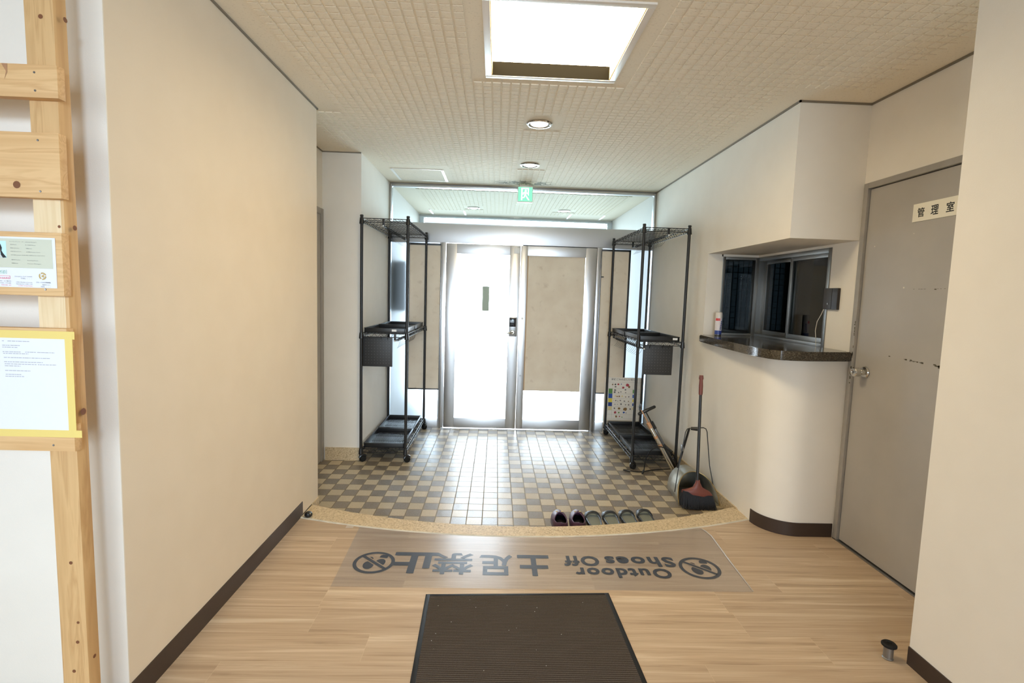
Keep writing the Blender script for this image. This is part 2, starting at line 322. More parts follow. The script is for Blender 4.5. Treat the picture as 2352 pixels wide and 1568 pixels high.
# ------------------------------------------------------------------ mesh helpers
class MB:
    def __init__(s): s.bm = bmesh.new()
    def add(s, verts, faces):
        vs = [s.bm.verts.new(v) for v in verts]
        for f in faces:
            try: s.bm.faces.new([vs[i] for i in f])
            except ValueError: pass
        return vs
    def box(s, lo, hi, bev=0.0, mx=None):
        x0, y0, z0 = lo; x1, y1, z1 = hi
        vs = s.add([(x0, y0, z0), (x1, y0, z0), (x1, y1, z0), (x0, y1, z0), (x0, y0, z1), (x1, y0, z1), (x1, y1, z1), (x0, y1, z1)],
                   [(0, 3, 2, 1), (4, 5, 6, 7), (0, 1, 5, 4), (1, 2, 6, 5), (2, 3, 7, 6), (3, 0, 4, 7)])
        if mx is not None:
            for v in vs: v.co = mx @ v.co
        if bev:
            es = list({e for v in vs for e in v.link_edges})
            bmesh.ops.bevel(s.bm, geom=es, offset=bev, segments=2, affect='EDGES', profile=0.6)
        return s
    def prism(s, poly, z0, z1, mx=None):
        n = len(poly); vs = [(x, y, z0) for x, y in poly]+[(x, y, z1) for x, y in poly]
        out = s.add(vs, [tuple(range(n-1, -1, -1)), tuple(range(n, 2*n))]+[(i, (i+1) % n, n+(i+1) % n, n+i) for i in range(n)])
        if mx is not None:
            for v in out: v.co = mx @ v.co
        return s
    def tube(s, pts, r, seg=8, closed=False, caps=True):
        pts = [Vector(p) for p in pts]; n = len(pts); rs = r if isinstance(r, (list, tuple)) else [r]*n
        rings = []; up = None
        for i, p in enumerate(pts):
            if closed: d = pts[(i+1) % n]-pts[i-1]
            else: d = pts[min(i+1, n-1)]-pts[max(i-1, 0)]
            d.normalize()
            if up is None:
                a = Vector((0, 0, 1)) if abs(d.z) < 0.9 else Vector((1, 0, 0)); up = (a-d*a.dot(d)).normalized()
            else:
                up = up-d*up.dot(d)
                if up.length < 1e-5: up = d.orthogonal()
                up.normalize()
            b = d.cross(up)
            rings.append([s.bm.verts.new(p+(up*math.cos(2*math.pi*k/seg)+b*math.sin(2*math.pi*k/seg))*rs[i]) for k in range(seg)])
        m = n if closed else n-1
        for i in range(m):
            A, B = rings[i], rings[(i+1) % n]
            for k in range(seg):
                s.bm.faces.new((A[k], A[(k+1) % seg], B[(k+1) % seg], B[k]))
        if caps and not closed:
            s.bm.faces.new(rings[0][::-1]); s.bm.faces.new(rings[-1])
        return s
    def lathe(s, prof, seg=24, mx=None):
        rings = []; allv = []
        for r, z in prof:
            if r < 1e-6: ring = [s.bm.verts.new((0, 0, z))]
            else: ring = [s.bm.verts.new((r*math.cos(2*math.pi*k/seg), r*math.sin(2*math.pi*k/seg), z)) for k in range(seg)]
            rings.append(ring); allv += ring
        for A, B in zip(rings, rings[1:]):
            for k in range(seg):
                f = [A[k % len(A)], A[(k+1) % seg % len(A)], B[(k+1) % seg % len(B)], B[k % len(B)]]
                f = list(dict.fromkeys(f))
                if len(f) > 2: s.bm.faces.new(f)
        if mx is not None:
            for v in allv: v.co = mx @ v.co
        return s
    def disc(s, c, r, seg=10, axis='y', d=1):
        cx, cy, cz = c; P = []
        for k in range(seg):
            a = 2*math.pi*k/seg; u, v = r*math.cos(a), r*math.sin(a)
            P.append((cx+u, cy, cz+v) if axis == 'y' else (cx+u, cy+v, cz))
        s.add(P, [tuple(range(seg))]); return s
    def flat(s, pts):
        s.add(pts, [tuple(range(len(pts)))]); return s
    def build(s, name, mat, parent=None, smooth=35, mx=None):
        me = bpy.data.meshes.new(name)
        bmesh.ops.recalc_face_normals(s.bm, faces=s.bm.faces)
        if mx is not None: bmesh.ops.transform(s.bm, matrix=mx, verts=s.bm.verts)
        s.bm.to_mesh(me); s.bm.free()
        me.materials.append(M[mat] if isinstance(mat, str) else mat)
        if smooth:
            me.polygons.foreach_set('use_smooth', [True]*len(me.polygons)); me.set_sharp_from_angle(angle=R(smooth))
        o = bpy.data.objects.new(name, me); COL.objects.link(o)
        if parent is not None: o.parent = parent
        return o
def frame_mx(origin, zdir, xhint=(1, 0, 0)):
    z = Vector(zdir).normalized(); x = Vector(xhint)
    if abs(x.normalized().dot(z)) > 0.95: x = Vector((0, 1, 0))
    x = (x-z*x.dot(z)).normalized(); y = z.cross(x)
    o = Vector(origin)
    return Matrix(((x.x, y.x, z.x, o.x), (x.y, y.y, z.y, o.y), (x.z, y.z, z.z, o.z), (0, 0, 0, 1)))
def tag(o, label, cat, group=None):
    o['label'] = label; o['category'] = cat
    if group: o['group'] = group
    return o
def thing(name, loc, label, cat, group=None, rz=0.0):
    o = bpy.data.objects.new(name, None); COL.objects.link(o); o.location = loc; o.rotation_euler.z = rz
    o.empty_display_size = 0.1
    return tag(o, label, cat, group)
def struct(o): o['kind'] = 'structure'; return o
def sempty(name, loc=(0, 0, 0)):
    o = bpy.data.objects.new(name, None); COL.objects.link(o); o.location = loc; return struct(o)
def dup(root, loc, rz=None, label=None, group=None):
    def cp(o, par):
        c = o.copy(); COL.objects.link(c)
        if par is not None: c.parent = par
        for ch in list(o.children): cp(ch, c)
        return c
    r = cp(root, None); r.location = loc
    if rz is not None: r.rotation_euler.z = rz
    if label: r['label'] = label
    if group: r['group'] = group
    return r
def box(name, lo, hi, mat, parent=None, bev=0.0):
    return MB().box(lo, hi, bev).build(name, mat, parent)
def text_bm(s, size, bold=0.0, extrude=0.0003, align='LEFT', squash=1.0):
    """A line of writing as mesh data in its own XY plane."""
    cu = bpy.data.curves.new('writing', 'FONT'); cu.body = s; cu.size = size; cu.offset = bold; cu.extrude = extrude
    cu.align_x = align; cu.resolution_u = 3; cu.space_character = 1.0+bold*24 if len(s) > 1 and bold > 0.002 else 1.0
    o = bpy.data.objects.new('writing', cu); COL.objects.link(o)
    bpy.context.view_layer.update(); dg = bpy.context.evaluated_depsgraph_get()
    me = bpy.data.meshes.new_from_object(o.evaluated_get(dg), depsgraph=dg)
    bpy.data.objects.remove(o); bpy.data.curves.remove(cu)
    return me
def text(name, s, mat, parent, size, loc, rot, bold=0.0, fit=None, align='LEFT', extrude=0.0003):
    me = text_bm(s, size, bold, extrude, align)
    me.materials.clear(); me.materials.append(M[mat]); me.name = name
    xs = [v.co.x for v in me.vertices]; ys = [v.co.y for v in me.vertices]
    if xs and fit:                                   # fit = (x0, x1, y0, y1): exact box in the text's plane
        x0, x1, y0, y1 = fit; ax, bx, ay, by = min(xs), max(xs), min(ys), max(ys)
        for v in me.vertices:
            v.co.x = x0+(v.co.x-ax)/(bx-ax)*(x1-x0)
            if y0 is not None: v.co.y = y0+(v.co.y-ay)/(by-ay)*(y1-y0)
    o = bpy.data.objects.new(name, me); COL.objects.link(o); o.location = loc; o.rotation_euler = rot
    if parent is not None: o.parent = parent
    return o
def arc(cx, cy, r, a0, a1, n):
    return [(cx+r*math.cos(R(a0+(a1-a0)*i/n)), cy+r*math.sin(R(a0+(a1-a0)*i/n))) for i in range(n+1)]
def circ3(p, q, s):
    ax, ay = p; bx, by = q; cx, cy = s; d = 2*(ax*(by-cy)+bx*(cy-ay)+cx*(ay-by))
    ux = ((ax*ax+ay*ay)*(by-cy)+(bx*bx+by*by)*(cy-ay)+(cx*cx+cy*cy)*(ay-by))/d
    uy = ((ax*ax+ay*ay)*(cx-bx)+(bx*bx+by*by)*(ax-cx)+(cx*cx+cy*cy)*(bx-ax))/d
    return ux, uy, math.hypot(ax-ux, ay-uy)
OUT3, IN3 = circ3((-1.169, 3.050), (0.15, 2.846), (1.667, 3.132)), circ3((-1.169, 3.238), (0.15, 2.968), (1.667, 3.325))
def step_y(c, x): return c[1]-math.sqrt(c[2]**2-(x-c[0])**2)

# ------------------------------------------------------------------ room shell
def shell():
    xs = [-1.6+(1.667+1.6)*i/40 for i in range(41)]
    poly = [(-4, -3.6), (2.3, -3.6), (2.3, 3.136), (1.667, 3.136)]+[(x, step_y(OUT3, x)) for x in reversed(xs)]+[(-1.6, 1.7), (-4, 1.7)]
    struct(MB().prism(poly, -0.07, 0.0).build('floor', 'wood_floor'))
    struct(box('floor_tiles', (-1.62, 2.90, -0.25), (2.3, YD+0.09, ZT), 'tile'))
    struct(box('floor_outer_lobby', (-1.62, YD+0.09, -0.25), (2.3, 9.2, ZT-0.004), 'lobby_floor'))
    struct(box('floor_street', (-14, 9.2, -0.28), (15, 40, ZT-0.02), 'lobby_floor'))
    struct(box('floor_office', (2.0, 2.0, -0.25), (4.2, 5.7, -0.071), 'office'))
    xs = [-1.169+(1.667+1.169)*i/48 for i in range(49)]
    g = MB().prism([(x, step_y(OUT3, x)) for x in xs]+[(x, step_y(IN3, x)) for x in reversed(xs)], ZT, 0.004)
    es = [e for e in g.bm.edges if all(abs(v.co.z-0.004) < 1e-6 for v in e.verts) and len(e.link_faces) == 2 and abs(e.verts[0].co.y-e.verts[1].co.y) < 0.05]
    bmesh.ops.bevel(g.bm, geom=es, offset=0.004, segments=2, affect='EDGES')
    st = tag(g.build('entrance_step', 'granite_cream'), 'curved cream granite step edge between wooden floor and tiles', 'step'); st['kind'] = 'structure'
    rnd = random.Random(3); pts = [(x, step_y(OUT3, x)) for x in xs]
    a = [(x, y-0.006-0.004*rnd.random()) for x, y in pts]; b = [(x, y+0.002+0.003*rnd.random()) for x, y in pts]
    struct(MB().prism(a+b[::-1], -0.001, 0.0045).build('trim_1', 'caulk'))
    # ceiling slab with the lamp recess, and its embossed blocks
    m = MB(); lx0, lx1, ly0, ly1 = -0.060, 0.555, 2.072, 2.746
    for lo, hi in (((-4.2, -3.8), (4.2, ly0)), ((-4.2, ly1), (4.2, 7.74)), ((-4.2, ly0), (lx0, ly1)), ((lx1, ly0), (4.2, ly1))):
        m.box((lo[0], lo[1], ZC), (hi[0], hi[1], ZC+0.12))
    V, Fc = [], []
    def blk(x, y):
        w, d, h, t = 0.0420, 0.0460, 0.0050, 0.0008
        i = len(V)
        V.extend([(x, y, ZC), (x+w, y, ZC), (x+w, y+d, ZC), (x, y+d, ZC), (x+t, y+t, ZC-h), (x+w-t, y+t, ZC-h), (x+w-t, y+d-t, ZC-h), (x+t, y+d-t, ZC-h)])
        Fc.extend([(i, i+1, i+5, i+4), (i+1, i+2, i+6, i+5), (i+2, i+3, i+7, i+6), (i+3, i, i+4, i+7), (i+4, i+5, i+6, i+7)])
    px, py = 0.0513, 0.0518
    for j in range(-36, 90):
        y = 2.846+py*j
        if y > 7.25: break
        for i in range(-30, 46):
            x = -0.157+px*i
            xl = -1.03 if (y < 3.40 or y > 4.20) else -1.33
            xr = 1.92 if y < 2.72 else 1.50
            if y > 5.33 and y < 5.72: continue
            if y > 5.7 and (x < -0.95 or x > 1.45): continue
            if x < xl or x > xr: continue
            if -0.20 < x < 0.645 and 1.90 < y < 2.84: continue
            if 0.10 < x < 0.36 and (3.28 < y < 3.60 or 4.36 < y < 4.70): continue
            if x < -0.47 and 4.70 < y < 5.5: continue
            if y > 5.7 and (-0.50 < x < -0.22 or 0.70 < x < 0.98) and 6.72 < y < 6.98: continue
            if y > 7.1 and (x < -0.36 or x > 0.84): continue
            blk(x, y)
    m.add(V, Fc); struct(m.build('ceiling', 'ceiling', smooth=0))
    # left side
    struct(box('wall_left', (-1.62, YB+0.004, 0), (XL, YC, ZC), 'wall_beige'))
    struct(MB().box((-4.2, YB, 0), (-1.62, YB+0.15, ZC)).box((-1.62, YB, 0), (XL, YB+0.004, ZC)).build('wall_left_front', 'wall'))
    struct(box('wall_left_alcove', (-1.62, YC-0.01, ZT), (XA, YP+0.02, ZC), 'wall'))
    struct(box('wall_left_pillar', (-1.62, YP, ZT), (XVL, YD+0.06, ZC), 'wall'))
    struct(box('wall_left_lobby', (-1.62, YD+0.05, -0.1), (XVL-0.01, 7.74, ZC), 'paint'))
    struct(box('wall_right_lobby', (XV+0.005, YD+0.05, -0.1), (2.3, 7.74, ZC), 'paint'))
    struct(box('wall_street_header', (-1.62, 7.62, 2.505), (2.3, 7.74, ZC), 'paint'))
    struct(MB().box((-1.2, 7.60, 2.490), (1.70, 7.63, 2.507)).box((-1.2, 7.60, -0.08), (-1.10, 7.66, 2.49)).box((1.60, 7.60, -0.08), (1.70, 7.66, 2.49)).build('trim_2', 'steel_h'))
    # right side: entrance side wall, rounded counter body, bulkhead, office wall, wall near the camera
    struct(box('wall_right', (XV, 4.04, ZT-0.02), (1.79, YD+0.06, ZC), 'wall'))
    body = [(XV, 4.04), (XV, 3.108)]+arc(XV+0.20, 3.108, 0.20, 180, 270, 14)[1:]+[(2.09, YF), (2.09, 4.04)]
    struct(MB().prism(body, ZT-0.02, 1.076).build('wall_right_counter', 'wall'))
    struct(MB().box((XV, YF, 1.775), (2.09, 4.04, ZC)).build('wall_right_bulkhead', 'wall'))
    m = MB()
    for lo, hi in (((XR, 2.89, -0.02), (2.2, 3.143, ZC)), ((XR, 3.143, -0.02), (2.2, 4.1, 1.13)), ((XR, 3.143, 1.757), (2.2, 4.1, ZC)),
                   ((XR, 2.0, 2.082), (2.2, 2.89, ZC)), ((XR, YN-0.05, -0.02), (2.2, 2.0, ZC)),
                   ((1.78, 4.04, -0.1), (2.2, 4.10, 1.13)), ((1.78, 4.04, 1.757), (2.2, 4.10, ZC))): m.box(lo, hi)
    struct(m.build('wall_right_office', 'wall'))
    struct(box('wall_right_near', (XN, -3.6, 0), (2.3, YN, ZC), 'wall'))
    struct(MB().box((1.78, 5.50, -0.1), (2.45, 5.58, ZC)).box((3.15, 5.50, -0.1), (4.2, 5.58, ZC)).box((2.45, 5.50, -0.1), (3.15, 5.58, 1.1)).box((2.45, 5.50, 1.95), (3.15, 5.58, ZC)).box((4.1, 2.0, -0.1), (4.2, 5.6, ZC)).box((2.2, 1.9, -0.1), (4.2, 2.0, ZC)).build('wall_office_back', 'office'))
    # room behind the camera
    struct(MB().box((-4.2, -3.75, 0), (2.3, -3.6, ZC)).build('wall_back', 'wall'))
    struct(MB().box((-4.2, -3.7, 0), (-4.0, YB+0.1, ZC)).build('wall_far_left', 'wall'))
    # baseboards, skirtings and ceiling edge trims
    struct(box('baseboard_left', (XL-0.002, YB-0.004, 0), (XL+0.004, 3.082, 0.088), 'baseboard'))
    struct(box('baseboard_left_front', (-4.0, YB-0.005, 0), (XL, YB+0.002, 0.088), 'baseboard'))
    c = (XV+0.20, 3.108); o_ = arc(c[0], c[1], 0.205, 180, 270, 14)+[(XR-0.012, YF-0.005)]; i_ = arc(c[0], c[1], 0.198, 180, 270, 14)+[(XR-0.012, YF+0.002)]
    struct(MB().prism(o_+i_[::-1], 0, 0.084).build('baseboard_counter', 'baseboard'))
    struct(MB().box((XN-0.005, -3.6, 0), (XN+0.002, YN, 0.072)).build('baseboard_right_near', 'baseboard'))
    struct(MB().box((XVL-0.3, YP-0.012, ZT), (XVL+0.010, YP+0.01, 0.036)).box((XVL-0.005, YP-0.012, ZT), (XVL+0.010, YD, 0.036)).build('trim_3', 'granite_cream'))
    struct(MB().box((XL-0.004, 3.07, ZT), (XL+0.006, YC+0.008, 0.004)).build('trim_4', 'granite_cream'))
    struct(MB().box((XV-0.010, 3.28, ZT), (XV+0.01, YD, 0.012)).build('trim_5', 'granite_cream'))
    t = 0.008
    struct(MB().box((XL-0.002, YB, ZC-t), (XL+t, YC+t, ZC+0.001)).box((XL-0.3, YC-0.002, ZC-t), (XL+t, YC+t, ZC+0.001)).build('trim_6', 'edge_trim'))
    struct(MB().box((XV-t, YF-t, ZC-0.010), (XV+0.002, YD-0.02, ZC+0.001)).box((XV-t, YF-t, ZC-0.010), (XR, YF+0.002, ZC+0.001)).box((XR-t, YN, ZC-0.010), (XR+0.002, YF, ZC+0.001)).build('trim_7', 'edge_trim'))
    struct(MB().box((XA, YC, ZC-0.008), (XA+0.008, YP, ZC)).box((XA, YP-0.008, ZC-0.008), (XVL, YP, ZC)).build('trim_8', 'edge_trim'))
shell()

# ------------------------------------------------------------------ doors and windows
def office_door():
    d = sempty('door_1', (XR, 2.03, 0))
    m = MB()
    for lo, hi in (((-0.012, 0.832, 0), (0.05, 0.866, 2.088)), ((-0.012, -0.034, 0), (0.05, 0.0, 2.088)), ((-0.012, 0.0, 2.056), (0.05, 0.832, 2.088))): m.box(lo, hi, 0.002)
    m.build('door_frame', 'grey_frame', d)
    MB().box((0.004, 0.003, 0.012), (0.04, 0.828, 2.051)).build('door_leaf', 'grey_door', d)
    MB().box((0.012, 0.0, 0.0), (0.045, 0.832, 2.056)).build('door_gap', 'gap', d)
    MB().box((-0.012, -0.03, 0), (0.045, 0.866, 0.006)).build('threshold', 'grey_metal', d)
    k = MB().lathe([(0, 0), (0.031, 0), (0.033, 0.004), (0.029, 0.010), (0.017, 0.013), (0.015, 0.028), (0.022, 0.033), (0.0255, 0.040), (0.0255, 0.066), (0.021, 0.071), (0.012, 0.0725), (0.010, 0.069), (0, 0.069)],
                   28, frame_mx((0.003, 0.742, 1.030), (-1, 0, 0))).build('door_knob', 'chrome', d)
    MB().lathe([(0, 0), (0.007, 0), (0.006, 0.003), (0, 0.003)], 16, frame_mx((-0.0655, 0.742, 1.030), (-1, 0, 0))).build('keyhole', 'grey_metal', k)
    # worn paint: chips and old tape marks on the leaf, chips along the frame
    rnd = random.Random(11); m = MB()
    def chip(y, z, w, h):
        m.box((0.0032, y-w/2, z-h/2), (0.0042, y+w/2, z+h/2))
    for y, z in ((0.34, 1.49), (0.58, 1.14), (0.40, 1.133), (0.37, 1.131), (0.44, 1.137), (0.47, 1.137), (0.20, 1.49)): chip(y, z, 0.011, 0.005)
    for k in range(12): chip(0.36+rnd.random()*0.12, 1.134+rnd.uniform(-.003, .003), 0.012, 0.002)
    for k in range(8): chip(0.25+rnd.random()*0.05, 1.125+rnd.uniform(-.008, .008), 0.014, 0.006)
    for k in range(10): chip(0.48-rnd.random()*0.2, 1.492, 0.008, 0.0015)
    m.build('paint_chip', 'scuff', d)
    m = MB()
    for y, z, w in ((0.53, 1.50, 0.008), (0.50, 1.77, 0.004), (0.76, 1.73, 0.006)): m.box((0.003, y-w/2, z-w*.5), (0.0042, y+w/2, z+w*.5))
    m.build('pale_paint_chip', 'scuff_light', d)
    m = MB()
    for k in range(26):
        z = 0.95+rnd.random()*0.36; h = rnd.uniform(.004, .016); m.box((-0.0126, 0.834, z), (-0.0118, 0.834+rnd.uniform(.003, .010), z+h))
    m.build('frame_paint_chip', 'scuff', d)
office_door()

def office_window():
    wn = sempty('window_1', (XR, 3.143, 1.13))
    L, H = 0.897, 0.627
    m = MB()
    for lo, hi in (((-0.006, 0, 0), (0.09, 0.026, H)), ((-0.006, L-0.026, 0), (0.09, L, H)), ((-0.006, 0.026, H-0.03), (0.09, L-0.026, H)), ((-0.006, 0.026, 0), (0.09, L-0.026, 0.022))): m.box(lo, hi, 0.002)
    m.build('window_frame', 'aluminium', wn)
    for nm, y0, y1, x0, x1 in (('sash', 0.026, 0.47, 0.012, 0.032), ('sash', 0.43, L-0.026, 0.042, 0.062)):
        s = MB()
        for lo, hi in (((x0, y0, 0.022), (x1, y0+0.03, H-0.03)), ((x0, y1-0.03, 0.022), (x1, y1, H-0.03)), ((x0, y0+0.03, 0.022), (x1, y1-0.03, 0.055)), ((x0, y0+0.03, H-0.055), (x1, y1-0.03, H-0.03))): s.box(lo, hi, 0.0015)
        so = s.build(nm, 'aluminium', wn)
        MB().box(((x0+x1)/2-0.002, y0+0.03, 0.055), ((x0+x1)/2+0.002, y1-0.03, H-0.055)).build('pane', 'dark_glass', so)
    w2 = sempty('window_2', (1.79, 4.04, 1.13))
    m = MB()
    for lo, hi in (((0, -0.004, 0), (0.022, 0.05, H)), ((0.262, -0.004, 0), (0.288, 0.05, H)), ((0.022, -0.004, H-0.022), (0.262, 0.05, H)), ((0.022, -0.004, 0), (0.262, 0.05, 0.02))): m.box(lo, hi, 0.002)
    m.build('window_frame', 'aluminium', w2)
    MB().box((0.022, 0.022, 0.02), (0.262, 0.026, H-0.022)).build('pane', 'dark_glass', w2)
    w3 = sempty('window_3', (2.45, 5.50, 1.1))
    pn = MB().box((0, 0.04, 0), (0.70, 0.05, 0.85)).build('pane', 'wired', w3)
    m = MB()
    for k in range(1, 12): m.box((0.058*k, 0.030, 0), (0.058*k+0.006, 0.038, 0.85))
    for k in range(1, 14): m.box((0, 0.030, 0.062*k), (0.70, 0.038, 0.062*k+0.006))
    m.build('wire_grid', 'office_dark', pn)
    # what stands in the dim office behind the panes
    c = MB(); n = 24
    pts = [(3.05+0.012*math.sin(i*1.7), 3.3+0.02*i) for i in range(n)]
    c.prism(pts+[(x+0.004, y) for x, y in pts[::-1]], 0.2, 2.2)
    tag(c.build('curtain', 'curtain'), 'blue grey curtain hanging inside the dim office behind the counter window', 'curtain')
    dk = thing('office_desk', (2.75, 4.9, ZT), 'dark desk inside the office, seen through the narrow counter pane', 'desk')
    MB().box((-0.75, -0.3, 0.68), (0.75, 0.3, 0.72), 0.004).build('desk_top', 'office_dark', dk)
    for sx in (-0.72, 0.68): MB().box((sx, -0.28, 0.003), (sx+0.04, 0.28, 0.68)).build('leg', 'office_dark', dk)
    tag(MB().box((-1.160, 5.80, 1.18), (-1.00, 6.12, 1.74), 0.01).build('dark_wall_box', 'office_dark'), 'dark box on the outer lobby wall, blurred behind the frosted sidelight', 'mail box')  # plain box for an unidentified dark shape behind the sidelight
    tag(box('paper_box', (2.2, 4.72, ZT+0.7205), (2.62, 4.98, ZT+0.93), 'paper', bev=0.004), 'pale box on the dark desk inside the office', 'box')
office_window()

def alcove_door():
    d = sempty('door_2', (XA, 3.42, ZT))
    m = MB()
    for lo, hi in (((-0.02, 0.875, 0), (0.014, 0.935, 2.135)), ((-0.02, 0.0, 0), (0.014, 0.05, 2.135)), ((-0.02, 0.05, 2.085), (0.014, 0.875, 2.135))): m.box(lo, hi, 0.002)
    m.build('door_frame', 'grey_frame', d)
    MB().box((-0.02, 0.05, 0.005), (0.004, 0.875, 2.085)).build('door_leaf', 'grey_door', d)
alcove_door()

def entrance():
    y0 = YD
    # portal: beam and posts
    struct(MB().box((XVL, y0-0.012, 1.932), (XV, y0+0.09, 2.125), 0.002).build('trim_9', 'steel_h'))
    p = MB()
    for a, b in ((-0.602, -0.556), (1.062, 1.104)): p.box((a, y0-0.004, ZT), (b, y0+0.08, 1.932), 0.002)
    struct(p.build('trim_10', 'steel'))
    # transom light above the beam
    tr = sempty('window_4', (0, y0, 2.125))
    m = MB()
    for lo, hi in (((XVL, 0.0, 0), (XVL+0.022, 0.06, 0.405)), ((XV-0.022, 0.0, 0), (XV, 0.06, 0.405)), ((XVL+0.022, 0.0, 0.372), (XV-0.022, 0.06, 0.408)), ((XVL+0.022, 0.0, -0.002), (XV-0.022, 0.06, 0.008))): m.box(lo, hi, 0.002)
    m.build('window_frame', 'steel_h', tr)
    m = MB()
    for lo, hi in (((XVL+0.006, -0.006, 0.008), (XVL+0.014, 0.0, 0.405)), ((XV-0.014, -0.006, 0.008), (XV-0.006, 0.0, 0.405)), ((XVL, -0.008, 0.385), (XV, 0.0, 0.392))): m.box(lo, hi, 0.001)
    m.build('frame_bead', 'chrome', tr)
    MB().box((XVL+0.022, 0.03, 0.008), (XV-0.022, 0.034, 0.375)).build('pane', 'glass', tr)
    # sidelights
    for i, (a, b) in enumerate(((XVL, -0.602), (1.104, XV))):
        s = sempty('window_%d' % (5+i), (a, y0, ZT)); W = b-a; H = 1.932-ZT
        m = MB()
        for lo, hi in (((0.014, 0, 0), (W-0.014, 0.06, 0.105)), ((0, 0, 0), (0.014, 0.06, H)), ((W-0.014, 0, 0), (W, 0.06, H)), ((0.014, 0, H-0.01), (W-0.014, 0.06, H))): m.box(lo, hi, 0.001)
        m.build('window_frame', 'steel_h', s)
        MB().box((0.014, 0.03, 0.105), (W-0.014, 0.036, H-0.01)).build('pane', 'frosted_side', s)
    # swinging leaves
    def leaf(name, x0, x1, ls, rs, label):
        d = sempty(name, (x0, y0, ZT)); W = x1-x0; H = 1.9265-ZT
        MB().box((0, 0, 0.010), (ls, 0.045, H), 0.002).build('stile', 'steel', d)
        MB().box((W-rs, 0, 0.010), (W, 0.045, H), 0.002).build('stile', 'steel', d)
        MB().box((ls, 0.001, 0.010), (W-rs, 0.044, 0.118), 0.001).build('bottom_rail', 'steel_h', d)
        MB().box((ls, 0.001, 1.897), (W-rs, 0.044, H), 0.001).build('top_rail', 'steel_h', d)
        g = MB().box((ls, 0.02, 0.118), (W-rs, 0.026, 1.897)).build('pane', 'frosted', d)
        return d, g
    d, g = leaf('door_3', -0.552, 0.2375, 0.114, 0.1095, '')
    MB().box((0.394, 0.016, 1.294), (0.469, 0.0195, 1.558)).build('tape_patch', 'mirror_tape', g)
    lk = MB().box((0.692, -0.026, 1.030), (0.776, 0.0, 1.236), 0.010).build('door_lock', 'grey_metal', d)
    MB().box((0.693, -0.030, 1.135), (0.763, -0.024, 1.228), 0.004).build('keypad', 'screen', lk)
    MB().lathe([(0, 0), (0.026, 0), (0.026, 0.012), (0.018, 0.018), (0, 0.018)], 24, frame_mx((0.728, -0.026, 1.075), (0, -1, 0))).build('lever_rose', 'chrome', lk)
    MB().tube([(0.730, -0.045, 1.072), (0.715, -0.062, 1.071), (0.69, -0.066, 1.070), (0.60, -0.064, 1.068)], [0.010, 0.010, 0.0095, 0.008], 12).build('lever', 'chrome', lk)
    MB().box((0.72, -0.006, 1.915), (0.78, 0.03, 1.975), 0.002).build('pivot_block', 'white', d)
    d, g = leaf('door_4', 0.2430, 1.0585, 0.073, 0.1165, '')
    MB().box((0.071, 0.010, 0.437), (0.808-0.113, 0.0195, 1.897)).build('beige_panel', 'beige_panel', d)
    for lo, hi in (((0.071, 0.006, 0.437), (0.083, 0.010, 1.897)),): MB().box(lo, hi).build('panel_bead', 'panel_edge', d)
    MB().box((0.8155, 0.012, 0.0), (0.8235, 0.04, 2.0065)).box((0.02, 0.012, 2.0005), (0.8235, 0.04, 2.0060)).build('rubber_seal', 'rubber', d)
    MB().lathe([(0, 0), (0.013, 0), (0.013, 0.005), (0, 0.006)], 18, frame_mx((0.036, 0.0, 1.225), (0, -1, 0))).build('bolt_cap', 'white', d)
    MB().lathe([(0, 0), (0.011, 0), (0.010, 0.004), (0, 0.004)], 18, frame_mx((0.036, 0.0, 0.60), (0, -1, 0))).build('keyhole', 'grey_metal', d)
    struct(MB().box((-0.58, y0-0.02, ZT), (1.08, y0+0.07, ZT+0.004)).build('trim_11', 'grey_metal'))
    # boards hung over the sidelights
    for nm, a, b, lab in (('hanging_panel', -0.952, -0.604, 'tall beige board in a black frame, left of the white glass door'),
                          ('hanging_panel', 1.106, 1.420, 'tall beige board in a black frame, behind the rack with the poster')):
        t = thing(nm, (a, y0-0.002, 0.352), lab, 'panel', 'beige boards on the sidelights'); W = b-a; H = 1.565
        f = MB(); k = 0.020
        for lo, hi in (((0, -0.022, 0), (k, 0.0, H)), ((W-0.004, -0.022, 0), (W, 0.0, H)), ((0, -0.022, 0), (W, 0.0, 0.014)), ((0, -0.022, H-k), (W, 0.0, H))):
            if a > 0: lo, hi = (W-hi[0], lo[1], lo[2]), (W-lo[0], hi[1], hi[2])
            f.box(lo, hi, 0.001)
        f.build('frame', 'black', t)
        bx = (k, W-0.004) if a < 0 else (0.004, W-k)
        MB().box((bx[0], -0.016, 0.014), (bx[1], -0.002, H-k)).build('board', 'beige_panel', t)
        for z in ((0.0, H-0.012) if a < 0 else (H-0.3,)):
            MB().box((0.004, -0.03, z), (0.03, -0.021, z+0.012), 0.002).build('corner_clip', 'black_plastic', t)
entrance()

